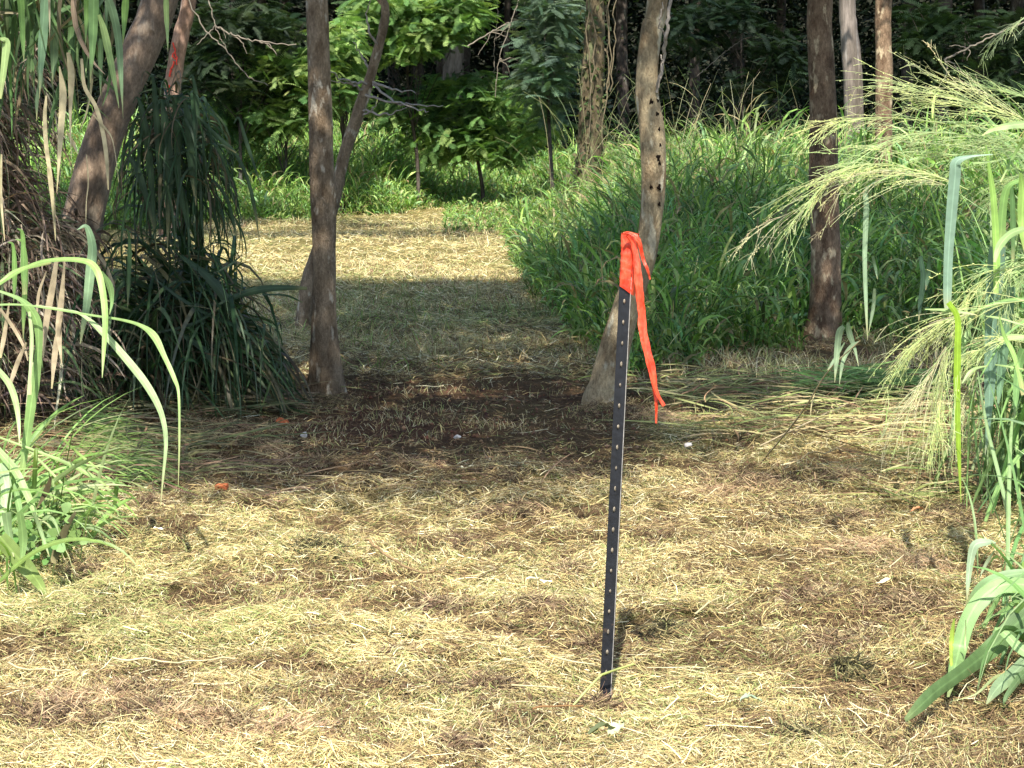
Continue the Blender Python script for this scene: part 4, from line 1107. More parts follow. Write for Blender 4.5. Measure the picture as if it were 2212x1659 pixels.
VV = []; FF = []; CC = []; k0 = 0
for k in range(34):
    vx_, vy_ = RS.normal(90, 50), RS.normal(1165, 40)
    if vx_ > 230: continue
    c = P(vx_, vy_, 7.1 + U(-.15, .25)); c[2] = max(c[2], .03)
    V, F = round_leaf(None, c, (U(-.5, .5), -1 + U(0, .6), U(.2, 1.2)), (U(-1, 1), 0, U(-1, .3)), U(.010, .022), None, .16)
    VV.append(V); FF.append(F + k0); CC.append(np.tile(pick([(.18, .3, .1), (.25, .38, .15), (.14, .25, .07)], 1), (13, 1))); k0 += 13
mesh_obj('leaves', np.vstack(VV), np.vstack(FF), M_LEAF, wd, np.vstack(CC))
g = Geo()
for k in range(12):
    e = P(RS.normal(95, 45), RS.normal(1090, 60), 7.15); V, F = tube(catmull(np.array([(W0[0] + U(-.1, .1), W0[1], 0), (e + [W0[0], W0[1], 0]) / 2, e]), 7), np.linspace(.003, .0015, 7), 4); g.add(V, F, (.15, .22, .07))
g.build('stems', M_GRASS, wd)


# ------------------------------------------------------------------ right foreground grass with seed heads
def panicle(parent, axis, Y, n, bl, col, label=None, spread=.5, droop=1.0, dY=0.0, w0=.0022):
    """axis rows (vx,vy); thin branches leave it forward and sag; small spikelets along them"""
    n = int(n * .6); K = 26
    q = catmull(np.array(axis, float), K); Yv = Y + dY * np.linspace(0, 1, K)
    ax = P(q[:, 0], q[:, 1], Yv)
    g = Geo(); V, F = tube(ax, np.linspace(w0, w0 * .35, K), 5); g.add(V, F, np.array(col) * .9)
    T = norm(np.gradient(ax, axis=0))
    t = np.sort(RS.random(n)) ** .9 * .97; i = (t * (K - 1)).astype(int)
    b = ax[i]; d = T[i]
    side = norm(RS.standard_normal((n, 3)))
    d0 = norm(d + side * spread * U(.3, 1.35, n)[:, None])
    L = bl * 1.2 * U(.3, 1.2, n) * (1.05 - .55 * t)
    M = 9
    pts = np.zeros((n, M, 3)); pts[:, 0] = b; dd = d0.copy()
    for k in range(1, M):
        dd = norm(dd + np.array([0, 0, -.10 * droop]) + RS.normal(0, .05, (n, 3)))
        pts[:, k] = pts[:, k - 1] + dd * (L / (M - 1))[:, None]
    cols_ = pick([col], n, .15)
    g.add(*ribbons(pts, np.tile(np.linspace(.0018, .0009, M), (n, 1)), cols_, norm(np.array([[.1, -1, .3]]) + np.zeros((n, 3)))))
    # secondary hairs
    m = n * 3
    bi = RS.integers(0, n, m); ki = RS.integers(2, M - 1, m)
    s0 = pts[bi, ki]; sd = norm(pts[bi, ki + 1] - pts[bi, ki] + 0) + RS.normal(0, .45, (m, 3)); sd = norm(sd)
    sl = U(.02, .07, m)
    sp = np.stack([s0, s0 + sd * sl[:, None] * .5, s0 + sd * sl[:, None] + np.array([0, 0, -.1]) * sl[:, None]], 1)
    g.add(*ribbons(sp, np.tile(np.array([.0013, .0012, .0010]), (m, 1)), cols_[bi], norm(np.array([[.1, -1, .3]]) + np.zeros((m, 3)))))
    # spikelets
    m2 = n * 7
    bi = RS.integers(0, n, m2); f = U(1.5, M - 1.01, m2); k = f.astype(int); fr = (f - k)[:, None]
    c = pts[bi, k] * (1 - fr) + pts[bi, k + 1] * fr + RS.normal(0, .0035, (m2, 3))
    td = norm(norm(pts[bi, k + 1] - pts[bi, k]) + RS.normal(0, .35, (m2, 3)))
    s = U(.005, .009, m2)[:, None]
    sd = norm(np.cross(td, np.array([.1, -1, .3])))
    V = np.stack([c - td * s * .5, c + sd * s * .22, c + td * s * .5, c - sd * s * .22], 1).reshape(-1, 3)
    g.add(V, np.arange(m2 * 4).reshape(-1, 4), np.repeat(np.clip(cols_[bi] * np.array([1.1, 1.05, .95]), 0, 1), 4, 0))
    o = g.build('seed_head', M_GRASS, parent)
    return o


rb = G(2330, 1150)
R1 = empty('grass_clump', (rb[0], rb[1], 0), 'tall sunlit clump with feathery seed heads and broad blades at the right edge', 'grass clump')
OX = 1474.7
PC = (.5, .56, .24); PC2 = (.52, .5, .3); PC3 = (.36, .46, .2)


def A3(rows): return [(x / 3 + OX, y / 3) for x, y in rows]
def A6(rows): return [(x / 3 + OX, y / 3 + 553) for x, y in rows]


panicle(R1, A3([(2420, 880), (2212, 790), (2000, 700), (1800, 640), (1600, 600), (1450, 570)]), 7.6, 64, .40, PC, spread=.38, droop=.2)
panicle(R1, A3([(2350, 830), (2100, 730), (1900, 700), (1700, 680), (1400, 640), (1100, 560)]), 7.7, 34, .34, PC, spread=.5, droop=.3)
panicle(R1, A3([(2150, 740), (1950, 600), (1800, 560), (1700, 450), (1600, 300)]), 7.8, 16, .22, PC2, spread=.35, droop=-.1)
panicle(R1, A3([(1850, 1230), (1700, 1165), (1500, 1105), (1300, 1060), (1100, 1090), (950, 1170), (850, 1260)]), 7.2, 72, .42, PC, spread=.42, droop=.75)
panicle(R1, A3([(1700, 1200), (1450, 1120), (1250, 1120), (1050, 1190), (850, 1300), (650, 1400), (420, 1500)]), 7.25, 46, .30, PC2, spread=.4, droop=.9)
panicle(R1, A3([(1700, 800), (1500, 775), (1300, 762), (1100, 768), (950, 800), (860, 850)]), 7.5, 34, .26, PC, spread=.3, droop=.8)
panicle(R1, A3([(2050, 940), (1850, 880), (1650, 860), (1450, 880), (1250, 940), (1050, 990)]), 7.4, 52, .34, PC3, spread=.5, droop=.5)
panicle(R1, A3([(2250, 1000), (2050, 960), (1900, 990), (1700, 1010), (1450, 1020)]), 7.5, 46, .30, PC3, spread=.6, droop=.5)
panicle(R1, A3([(2320, 60), (2212, 120), (2100, 190), (1970, 310)]), 7.8, 22, .16, (.35, .42, .22), spread=.5, droop=.9)
panicle(R1, A6([(2212, 290), (2000, 320), (1880, 370), (1700, 420), (1560, 520), (1440, 640)]), 6.9, 62, .34, PC, spread=.45, droop=1.0)
panicle(R1, A6([(1900, 380), (1790, 400), (1720, 560), (1650, 700), (1560, 820), (1480, 900)]), 6.9, 56, .36, PC2, spread=.4, droop=1.1)
panicle(R1, A6([(1850, 360), (1800, 480), (1720, 640), (1680, 850), (1660, 1000), (1640, 1150)]), 6.85, 52, .36, PC, spread=.3, droop=1.1)
panicle(R1, A6([(2212, 60), (2050, 100), (1900, 200), (1800, 320)]), 7.0, 36, .26, PC, spread=.5, droop=1.0)
panicle(R1, A6([(2250, 0), (2150, 40), (2100, 200), (2080, 420)]), 7.1, 34, .24, PC3, spread=.5, droop=1.0)
panicle(R1, A6([(2212, 560), (2080, 540), (1980, 580), (1850, 640)]), 6.9, 30, .18, PC, spread=.4, droop=1.0)

for rows_, Y_, m_, bl_, c_, sp_, dr_ in [(A3([(2400, 700), (2250, 640), (2100, 600), (1980, 560)]), 7.9, 46, .26, PC3, .6, .3), (A3([(2420, 1000), (2250, 930), (2100, 900), (1950, 930)]), 7.8, 50, .28, PC3, .7, .5),
        (A3([(2420, 1150), (2280, 1120), (2150, 1150), (2050, 1240)]), 7.6, 40, .24, PC3, .6, .8), (A6([(2420, 80), (2300, 60), (2200, 130), (2120, 300)]), 7.4, 44, .28, PC3, .6, 1.0),
        (A6([(2400, 420), (2250, 400), (2120, 480), (2040, 640)]), 7.3, 40, .26, PC, .6, 1.0), (A6([(1990, 640), (1900, 760), (1840, 900), (1800, 1100)]), 7.5, 40, .3, PC2, .5, 1.0)]:
    panicle(R1, rows_, Y_, m_, bl_, c_, spread=sp_, droop=dr_)
g = Each('leaf_blade', M_BLADE, R1)
for rows, c, Y in [
        ([(2010, 1000, 5), (1860, 1015, 24), (1775, 1050, 66), (1765, 1130, 84), (1745, 1350, 84), (1722, 1659, 66), (1716, 1900, 58), (1715, 2000, 40)], (.24, .36, .26), 6.9),
        ([(2260, 800, 60), (2120, 815, 56), (2010, 840, 40), (1940, 878, 6)], c_p, 7.2), ([(1965, 940, 10), (1985, 1080, 24), (2015, 1300, 46), (2035, 1659, 50), (2030, 1900, 40)], (.3, .48, .12), 7.0),
        ([(2212, 1160, 20), (2110, 1210, 44), (2075, 1350, 60), (2055, 1659, 62)], (.2, .34, .1), 7.1), ([(2190, 1120, 20), (2205, 1250, 70), (2200, 1450, 60), (2230, 1659, 30)], (.3, .46, .12), 7.0),
        ([(1420, 1130, 3), (1260, 1175, 9), (1182, 1240, 22), (1190, 1330, 38), (1180, 1659, 34), (1188, 1960, 26), (1198, 2205, 3)], (.26, .36, .22), 7.3), ([(1880, 1060, 20), (1960, 1050, 16), (2040, 1040, 4)], c_p, 6.9),
        ([(2212, 1480, 40), (2120, 1520, 56), (2050, 1600, 50), (2020, 1700, 20)], (.34, .48, .2), 6.9), ([(2130, 1200, 30), (2140, 1400, 40), (2140, 1700, 20)], (.12, .22, .08), 7.3),
        ([(2212, 900, 30), (2150, 1000, 20), (2060, 1180, 12)], (.25, .38, .12), 7.3)]:
    traced(g, R(rows, OX, 0), Y, c, .9)
for rows, c, Y in [
        ([(1720, 300, 40), (1780, 400, 44), (1782, 600, 46), (1778, 850, 50), (1785, 1150, 40), (1795, 1400, 20), (1804, 1600, 2)], c_y, 6.8),
        ([(2040, -60, 110), (2025, 150, 124), (2005, 420, 110), (1995, 700, 96), (1985, 950, 60), (1975, 1150, 30), (1960, 1290, 4)], (.17, .27, .19), 7.1), ([(2130, 200, 60), (2090, 500, 90), (2060, 800, 60), (2040, 1000, 4)], (.16, .27, .16), 7.2),
        ([(1912, 750, 8), (1935, 900, 16), (1975, 1120, 22), (2030, 1340, 30), (2075, 1520, 36), (2115, 1680, 50)], (.32, .44, .22), 6.6), ([(2052, 390, 10), (2085, 520, 30), (2150, 650, 46), (2212, 900, 50)], (.3, .46, .14), 6.8),
        ([(1812, 825, 10), (1850, 765, 24), (1900, 728, 26), (1975, 712, 10)], c_p, 6.8), ([(1570, 345, 6), (1700, 350, 22), (1800, 362, 22), (1905, 380, 4)], c_p, 6.8), ([(1965, 390, 10), (2060, 405, 18), (2212, 450, 10)], c_p, 6.8),
        ([(2240, 280, 30), (2100, 290, 36), (1960, 330, 26), (1880, 370, 5)], c_b, 6.9), ([(2212, 530, 50), (2120, 525, 46), (1990, 560, 14), (1920, 650, 10), (1905, 720, 2)], c_p, 6.9), ([(2025, 704, 10), (2130, 720, 16), (2212, 735, 10)], c_p, 6.8),
        ([(2212, 600, 60), (2180, 700, 64), (2160, 900, 50), (2150, 1050, 5)], (.22, .38, .14), 6.9), ([(1540, 0, 30), (1560, 150, 46), (1540, 300, 34), (1530, 420, 5)], (.06, .11, .07), 8.3),
        ([(1600, 0, 20), (1590, 120, 40), (1575, 220, 5)], (.06, .11, .06), 8.3), ([(1230, 0, 20), (1250, 80, 24), (1262, 150, 4)], (.16, .24, .14), 7.8), ([(1245, 210, 20), (1235, 330, 28), (1205, 500, 4)], (.25, .33, .2), 7.8)]:
    traced(g, R(rows, OX, 553), Y, c, .9)
# more blades behind, out of the frame and rising from the clump's foot
n = 1300
base = np.stack([rb[0] + RS.normal(.3, .3, n), rb[1] + RS.normal(.5, .4, n), np.zeros(n)], -1)
pts = curves(base, U(0, 6.28, n), U(1.0, 1.5, n), U(.7, 2.3, n), U(.8, 2.8, n), 12, 2.0, .5)
vmin = proj(pts.reshape(-1, 3))[0].reshape(n, 12).min(1)
pts = pts[(pts[..., 2].min(1) > -.02) & (vmin > 1975 + 60 * RS.random(len(vmin)))]; n = len(pts)
g.add(*ribbons(pts, wprof(12)[None] * U(.006, .022, n)[:, None], pick([(.18, .3, .1), (.24, .38, .14), (.12, .22, .08), (.3, .42, .18)], n), norm(RS.normal(0, .6, (n, 3)) + [0, -.5, .6]), .12, 3))

g = Geo()
for k in range(16):
    ax, ay = rb[0] + RS.normal(.25, .2), rb[1] + RS.normal(.3, .2)
    V, F = tube(catmull(np.array([(ax, ay, 0), (ax + U(-.05, .1), ay, 1.0), (ax + U(-.2, .2), ay - .1, 2.1)]), 14), np.linspace(.008, .004, 14), 6); g.add(V, F, (.2, .28, .1))
g.build('stems', M_GRASS, R1)

# snapped stem leaning at the right of the path
s0 = G(1638, 1003)
S1 = empty('broken_grass_stem', (s0[0], s0[1], 0), 'pale broken grass stem leaning with drooping green leaves right of the path', 'grass stem')
g = Geo()
ax = catmull(np.vstack([P(1640, 1000, s0[1]) + [0, 0, -.01], P(1728, 897, 8.9), P(1788, 803, 8.6), P(1858, 736, 8.4)]), 20)
V, F = tube(ax, np.linspace(.004, .0025, 20), 6); g.add(V, F, c_s)
g.build('stem', M_DRY, S1)
g = Each('leaf_blade', M_BLADE, S1)
for rows in [[(1150, 550, 6), (1090, 590, 28), (1040, 680, 26), (1015, 830, 4)], [(1045, 455, 30), (1015, 500, 44), (998, 650, 36), (985, 820, 3)], [(1070, 430, 20), (1080, 500, 40), (1115, 600, 22), (1140, 715, 3)], [(1050, 560, 8), (990, 660, 22), (940, 740, 10)]]:
    traced(g, R(rows, OX, 553), 8.5, (.3, .4, .24))


# ---- bottom right broad-leaved clump
rb2 = G(2290, 1500)
R2 = empty('broad_leaf_clump', (rb2[0], rb2[1], 0), 'very broad strap leaves bending to the ground in the lower right corner', 'grass clump')
OY = 1105.9
g = Each('leaf_blade', M_BLADE, R2)
for rows, c, Y, dY in [
        ([(2420, 560, 60), (2250, 480, 90), (2060, 480, 100), (1930, 570, 112), (1840, 720, 110), (1790, 900, 96), (1755, 1050, 70), (1720, 1200, 16)], (.26, .42, .16), 6.0, -.15),
        ([(2400, 400, 30), (2200, 400, 60), (2040, 430, 76), (1920, 500, 66), (1840, 600, 30)], (.22, .34, .16), 6.1, 0), ([(2030, 200, 6), (1980, 195, 40), (1895, 215, 58), (1865, 320, 46), (1850, 450, 30), (1843, 570, 8)], (.36, .46, .3), 6.1, 0),
        ([(2000, 190, 8), (2110, 280, 10), (2230, 390, 12), (2320, 480, 14)], (.4, .5, .25), 6.1, 0), ([(2020, 250, 6), (1970, 330, 24), (1920, 430, 5)], (.3, .35, .22), 6.2, 0),
        ([(2420, 560, 120), (2212, 680, 130), (2040, 850, 124), (1830, 1020, 108), (1650, 1150, 110), (1540, 1250, 90), (1440, 1350, 30)], (.14, .23, .09), 5.9, -.15),
        ([(1760, 690, 8), (1745, 800, 34), (1740, 960, 26), (1755, 1060, 4)], (.4, .52, .1), 5.9, 0),
        ([(2020, 755, 20), (2090, 790, 60), (2180, 880, 70), (2300, 960, 50)], (.34, .5, .22), 5.8, 0), ([(2300, 900, 80), (2150, 1040, 90), (2040, 1140, 80), (1968, 1245, 10)], (.26, .36, .2), 5.85, -.1),
        ([(2300, 1000, 60), (2200, 1060, 60), (2100, 1190, 40), (2080, 1260, 6)], (.2, .3, .14), 5.9, 0), ([(2260, 300, 50), (2180, 420, 70), (2175, 560, 60), (2180, 620, 40)], (.3, .45, .12), 6.2, 0),
        ([(1835, 700, 6), (1832, 820, 12), (1830, 900, 4)], (.45, .52, .25), 5.8, 0), ([(2212, 1100, 30), (2050, 1060, 24), (1900, 1180, 12), (1730, 1230, 4)], (.36, .42, .2), 5.9, 0)]:
    traced(g, R(rows, OX, OY), Y, c, 1.0, .1, dY=dY)
n = 320
base = np.stack([rb2[0] + RS.normal(.2, .2, n), rb2[1] + RS.normal(.4, .3, n), np.zeros(n)], -1)
pts = curves(base, U(0, 6.28, n), U(.7, 1.4, n), U(.3, 1.1, n), U(.8, 2.4, n), 10, 1.8, .5)
vmin = proj(pts.reshape(-1, 3))[0].reshape(n, 10).min(1)
pts = pts[(pts[..., 2].min(1) > -.02) & (vmin > 2070)]; n = len(pts)
g.add(*ribbons(pts, wprof(10)[None] * U(.005, .02, n)[:, None], pick([(.2, .34, .12), (.28, .42, .18), (.12, .22, .08)], n), norm(RS.normal(0, .6, (n, 3)) + [0, -.5, .6]), .12, 3))



# ------------------------------------------------------------------ steel marker post with orange tape
M_STEEL = plain_mat('black_painted_steel', (.011, .012, .015), .5, .4, .35, 60, .25)
M_STUD = plain_mat('worn_stud', (.2, .17, .125), .6, .3, .5, 200, .2)
M_EDGE = plain_mat('edge_highlight', (.3, .28, .25), .5, .5, .3, 120, .1)  # pale colour standing for sunlight along the post's edges
PY = float(G(1308, 1508)[1])
pb = P(1307, 1512, PY); pb[2] = 0; ptp = P(1356, 506, PY)
PR = empty('marker_post', pb, 'black studded steel post standing in the straw, wrapped in orange tape at the top', 'post')
axis = norm(ptp - pb); Lp = float(np.linalg.norm(ptp - pb))
ang = math.radians(-24)
fx = np.array([math.cos(ang), math.sin(ang), 0]); fx = norm(fx - axis * fx.dot(axis)); fy = np.cross(axis, fx)   # fy points away from the viewer


def post_box(g, x0, x1, y0, y1, z0, z1, col=(.02, .02, .02), bev=.0006):
    cs = [(x0 + bev, y0), (x1 - bev, y0), (x1, y0 + bev), (x1, y1 - bev), (x1 - bev, y1), (x0 + bev, y1), (x0, y1 - bev), (x0, y0 + bev)]
    V = [pb + fx * a + fy * b_ + axis * z for z in (z0, z1) for a, b_ in cs]
    i = np.arange(8); j = (i + 1) % 8
    F = np.stack([i, j, j + 8, i + 8], -1)
    caps = [(7, 0, 1, 2), (7, 2, 3, 6), (6, 3, 4, 5)]
    F = np.vstack([F] + [np.array([c]) for c in caps] + [np.array([[q + 8 for q in c[::-1]]]) for c in caps])
    g.add(np.array(V), F, col)


nt_ = M_STEEL.node_tree; N_, L_ = nt_.nodes, nt_.links; bs = N_['Principled BSDF']; old = bs.inputs['Base Color'].links[0].from_socket
ge = N_.new('ShaderNodeNewGeometry'); sx_ = N_.new('ShaderNodeSeparateXYZ'); L_.new(ge.outputs['Position'], sx_.inputs[0])
nz = N_.new('ShaderNodeTexNoise'); nz.inputs['Scale'].default_value = 26; nz.inputs['Detail'].default_value = 7; L_.new(ge.outputs['Position'], nz.inputs['Vector'])
hz_ = N_.new('ShaderNodeMapRange'); hz_.inputs[1].default_value = 0; hz_.inputs[2].default_value = .3; hz_.inputs[3].default_value = .12; hz_.inputs[4].default_value = -.02; L_.new(sx_.outputs[2], hz_.inputs[0])
ad_ = N_.new('ShaderNodeMath'); ad_.operation = 'ADD'; L_.new(nz.outputs['Fac'], ad_.inputs[0]); L_.new(hz_.outputs[0], ad_.inputs[1])
st_ = N_.new('ShaderNodeMapRange'); st_.inputs[1].default_value = .66; st_.inputs[2].default_value = .82; L_.new(ad_.outputs[0], st_.inputs[0])
mx_ = N_.new('ShaderNodeMix'); mx_.data_type = 'RGBA'; L_.new(st_.outputs[0], mx_.inputs[0]); L_.new(old, mx_.inputs[6]); mx_.inputs[7].default_value = (.12, .075, .045, 1); L_.new(mx_.outputs[2], bs.inputs['Base Color'])
g = Geo(); post_box(g, -.0165, .0165, 0, .0045, -.25, Lp); g.build('flange', M_STEEL, PR, False)
g = Geo(); post_box(g, -.0026, .0026, .0047, .034, -.25, Lp - .001); g.build('web', M_STEEL, PR, False)
g = Geo(); post_box(g, .0150, .0169, -.0009, .0003, .01, Lp - .11, bev=.0003); post_box(g, -.0028, .0030, .0338, .0358, .01, Lp - .11, bev=.0003); g.build('edge_highlight', M_EDGE, PR, False)  # thin pale strips painted as the bright right edges of flange and web
zs = np.arange(.07, Lp - .165, .0548)
for k, z in enumerate(zs):
    g = Geo()
    w, h = .0024 + U(-.0006, .0006), .0055 + U(-.001, .001)
    ring0 = [(w * math.cos(a_) * 1.15, 0, z + h * math.sin(a_) * 1.15) for a_ in np.linspace(0, 2 * math.pi, 8, endpoint=False)]
    ring1 = [(w * math.cos(a_) * .7, -.005, z + h * math.sin(a_) * .8 + .001) for a_ in np.linspace(0, 2 * math.pi, 8, endpoint=False)]
    V = np.array([pb + fx * a_ + fy * (b_ - .0002) + axis * c_ for a_, b_, c_ in ring0 + ring1 + [(0, -.0055, z + .001)]])
    i = np.arange(8); j = (i + 1) % 8
    F = np.vstack([np.stack([i, j, j + 8], -1), np.stack([i, j + 8, i + 8], -1), np.stack([i + 8, j + 8, np.full(8, 16)], -1)])
    mesh_obj('stud', V, F, M_STUD, PR)

mt, N_, L_, b_ = new_mat('orange_flagging_tape')
b_.inputs['Base Color'].default_value = (.86, .10, .05, 1); b_.inputs['Roughness'].default_value = .42; b_.inputs['Specular IOR Level'].default_value = .45
b_.inputs['Coat Weight'].default_value = .35; b_.inputs['Coat Roughness'].default_value = .25
ge = N_.new('ShaderNodeNewGeometry'); no = N_.new('ShaderNodeTexNoise'); no.inputs['Scale'].default_value = 75; no.inputs['Detail'].default_value = 3
mpp = N_.new('ShaderNodeMapping'); mpp.inputs['Scale'].default_value = (1, 1, .5)
L_.new(ge.outputs['Position'], mpp.inputs[0]); L_.new(mpp.outputs[0], no.inputs['Vector'])
bp_ = N_.new('ShaderNodeBump'); bp_.inputs['Strength'].default_value = 1; bp_.inputs['Distance'].default_value = .006; L_.new(no.outputs['Fac'], bp_.inputs['Height']); cr_ = N_.new('ShaderNodeValToRGB'); cr_.color_ramp.elements[0].position = .35; cr_.color_ramp.elements[0].color = (.9, .06, .025, 1); cr_.color_ramp.elements[1].position = .68; cr_.color_ramp.elements[1].color = (1, .17, .08, 1); L_.new(no.outputs['Fac'], cr_.inputs[0]); L_.new(cr_.outputs[0], b_.inputs['Base Color']); L_.new(bp_.outputs[0], b_.inputs['Normal'])  # noise mixes in paler orange that stands for highlights on the tape
tr_ = N_.new('ShaderNodeBsdfTranslucent'); tr_.inputs[0].default_value = (1, .15, .05, 1); mx_ = N_.new('ShaderNodeMixShader'); mx_.inputs[0].default_value = .38
L_.new(b_.outputs[0], mx_.inputs[1]); L_.new(tr_.outputs[0], mx_.inputs[2]); L_.new(mx_.outputs[0], N_['Material Output'].inputs[0])
M_TAPE = mt

TP = empty('flagging_tape', ptp, 'bright orange plastic tape wrapped round the post top with fluttering tails', 'tape')
# the wrap: a crinkled sleeve, several turns, slanting lower edge
n1, n2 = 34, 28
zt = Lp + .002; V = []
for i in range(n1):
    f = i / (n1 - 1)
    for j in range(n2):
        a = 2 * math.pi * j / n2
        ex, ey = .0180 + .0010 * math.sin(9 * f + 2 * a) + .0018 * (1 - f), .0215 + .001 * math.sin(5 * a + 7 * f)
        c = abs(math.cos(a)) ** .55 * math.copysign(1, math.cos(a)); s = abs(math.sin(a)) ** .55 * math.copysign(1, math.sin(a))
        rid = .0004 * math.sin(f * 42 + a * 1.0) + .0004 * math.sin(f * 83 + a * 2)
        X = c * (ex + rid); Yy = .016 + s * (ey + rid)
        low = .150 + .006 * math.sin(a + .5) - .010 * c * (s < 0) * 0
        z = zt - f * (low + .008 * c)
        V.append(pb + fx * X + fy * Yy + axis * z)
V = np.array(V); idx = np.arange(n1 * n2).reshape(n1, n2); nx = np.roll(idx, -1, 1)
F = np.stack([idx[:-1], nx[:-1], nx[1:], idx[1:]], -1).reshape(-1, 4)
top = pb + axis * (zt + .003) + fy * .016
Vt = np.vstack([V, top]); Ft = np.stack([idx[0], nx[0], np.full(n2, len(V)), np.full(n2, len(V))], -1)
tri = np.vstack([F[:, [0, 1, 2]], F[:, [0, 2, 3]], Ft[:, :3]])
mesh_obj('wrap', Vt, tri, M_TAPE, TP)


def tape_tail(rows, Y, dY=0.0, name='tail', crink=.0022):
    a = np.array(rows, float); K = 46; q = catmull(a, K); cols = 7
    Yv = Y + dY * np.linspace(0, 1, K)
    c = P(q[:, 0], q[:, 1], Yv); T = norm(np.gradient(c, axis=0)); S = norm(np.cross(T, np.array([0, 1., 0]))); Nn = np.cross(S, T)
    W = px(q[:, 2], Yv) * .88 * (1 + .07 * np.sin(np.arange(K) * 1.7 + rows[0][0]) + .05 * np.sin(np.arange(K) * .6)); V = []
    for k in range(K):
        for j in range(cols):
            o = j / (cols - 1) - .5
            V.append(c[k] + S[k] * W[k] * o + Nn[k] * (crink * math.sin(j * 2.3 + k * .16) + .0012 * math.sin(j * 4.1 + k * .9) + .004 * math.sin(k * .33) + .35 * W[k] * (abs(o) * 2) ** 2 * .5))
    idx = np.arange(K * cols).reshape(K, cols)
    F = np.stack([idx[:-1, :-1], idx[:-1, 1:], idx[1:, 1:], idx[1:, :-1]], -1).reshape(-1, 4)
    return mesh_obj(name, np.array(V), F, M_TAPE, TP)


def C4(rows): return [(x * .1323 + 1261.7, y * .1323 + 466.3, w * .1323) for x, y, w in rows]
def C5(rows): return [(x / 3 + 737, y / 3 + 553, w / 3) for x, y, w in rows]


tape_tail(C4([(700, 310, 70), (790, 420, 90), (840, 600, 110), (870, 850, 130), (895, 1150, 150), (920, 1400, 155), (945, 1600, 140)]) + C5([(1955, 480, 62), (1985, 620, 60), (2015, 740, 54), (2035, 850, 36), (2062, 920, 26), (2092, 972, 30)]), PY - .03, -.02)
tape_tail(C5([(1975, 600, 40), (2005, 740, 36), (2030, 860, 30), (2042, 960, 24), (2042, 1085, 14)]), PY - .024, .0)
tape_tail(C4([(640, 290, 50), (740, 285, 60), (840, 340, 95), (905, 450, 90), (945, 620, 64), (985, 760, 58), (1030, 860, 52), (1060, 960, 46), (1080, 1040, 30)]), PY - .036, .0)


# ------------------------------------------------------------------ cut straw on the ground
def litter(n, yr, wid, Lr, zjit, kindw, up=.12, seed=0, dens=None, vxr=(-160, 2372)):
    # even on the picture: draw in perspective
    t = RS.random(n)
    y = 1 / (1 / yr[0] + t * (1 / yr[1] - 1 / yr[0]))
    x = (U(vxr[0], vxr[1], n) - 1106) / F_V * y
    so = soil_amount(x, y)
    keep = RS.random(n) > so * .86
    if dens is not None: keep &= RS.random(n) < dens(x, y)
    x, y, so = x[keep], y[keep], so[keep]; n = len(x)
    L = U(Lr[0], Lr[1], n) ** 1.0 * (.6 + .8 * RS.random(n) ** 3 * 2)
    reg = fbm(x * .9, y * .9, 101 + seed, 2)
    dirn = fbm(x * 1.6, y * 1.6, 111 + seed, 2) * 2 * math.pi
    az = np.where(RS.random(n) < .28, dirn + RS.normal(0, .5, n), U(0, 2 * math.pi, n))
    el = RS.normal(0, up, n)
    K = 4
    s = np.linspace(-.5, .5, K)
    cur = RS.normal(0, .32, n)
    dx = np.cos(az)[:, None] * s * L[:, None] - np.sin(az)[:, None] * (s ** 2 - .08) * (cur * L)[:, None]
    dy = np.sin(az)[:, None] * s * L[:, None] + np.cos(az)[:, None] * (s ** 2 - .08) * (cur * L)[:, None]
    X = x[:, None] + dx; Y = y[:, None] + dy
    heap = smooth(.5, .8, fbm(x * 3, y * 3, 121, 2)) * .03
    Z = ground_z(X, Y) + (U(0, 1, n) ** 1.5 * zjit + heap + .002)[:, None] + np.sin(el)[:, None] * (s + .5) * L[:, None] * .8
    Z = np.maximum(Z, ground_z(X, Y) + .001)
    pts = np.stack([X, Y, Z], -1)
    W = (wid * U(.5, 1.4, n))[:, None] * np.array([.8, 1, 1, .5])[None]
    pal = np.array([(.60, .49, .22), (.78, .69, .43), (.43, .40, .17), (.38, .28, .12), (.15, .095, .05), (.24, .29, .09), (.47, .35, .15)])
    pw = np.array(kindw, float)
    i = RS.choice(len(pal), n, p=pw / pw.sum())
    # soil areas carry browner pieces
    swap = RS.random(n) < so * .92; i = np.where(swap, RS.choice([3, 4, 4, 4], n), i)
    gsw = (RS.random(n) < smooth(.5, .72, reg) * .5); i = np.where(gsw & ~swap, RS.choice([2, 5], n), i)
    tone = .78 + .44 * fbm(x * 2.3, y * 2.3, 131, 3)
    vx_, vy_ = proj(np.stack([x, y, gbase(x, y)], -1))
    col = np.clip(pal[i] * (1 + .14 * RS.standard_normal((n, 1))) * tone[:, None], .01, .9)
    ref = norm(np.stack([RS.normal(0, .35, n), RS.normal(-.25, .35, n), np.ones(n)], -1))
    return ribbons(pts, W, col, ref)


g = Geo()
g.add(*litter(260000, (4.9, 17), .0023, (.015, .06), .03, [5, 3, 1.5, 3.5, 3, 1, 3], .16, 1))
g.add(*litter(280000, (4.9, 12), .0015, (.012, .045), .035, [4, 2.5, 1.5, 3, 3.5, 1, 2], .4, 2))
g.add(*litter(6500, (4.9, 14), .0030, (.05, .15), .03, [5, 7, 1, 1, .8, .3, 2], .05, 3))
g.add(*litter(110000, (13, 36), .0045, (.03, .1), .03, [5, 3, 1.5, 2, .8, 1.2, 3], .3, 4, None, (330, 1300)))
tag(g.build('cut_straw', M_STRAW), 'cut dry yellow grass strewn over the mown path', 'straw', None, 'stuff')


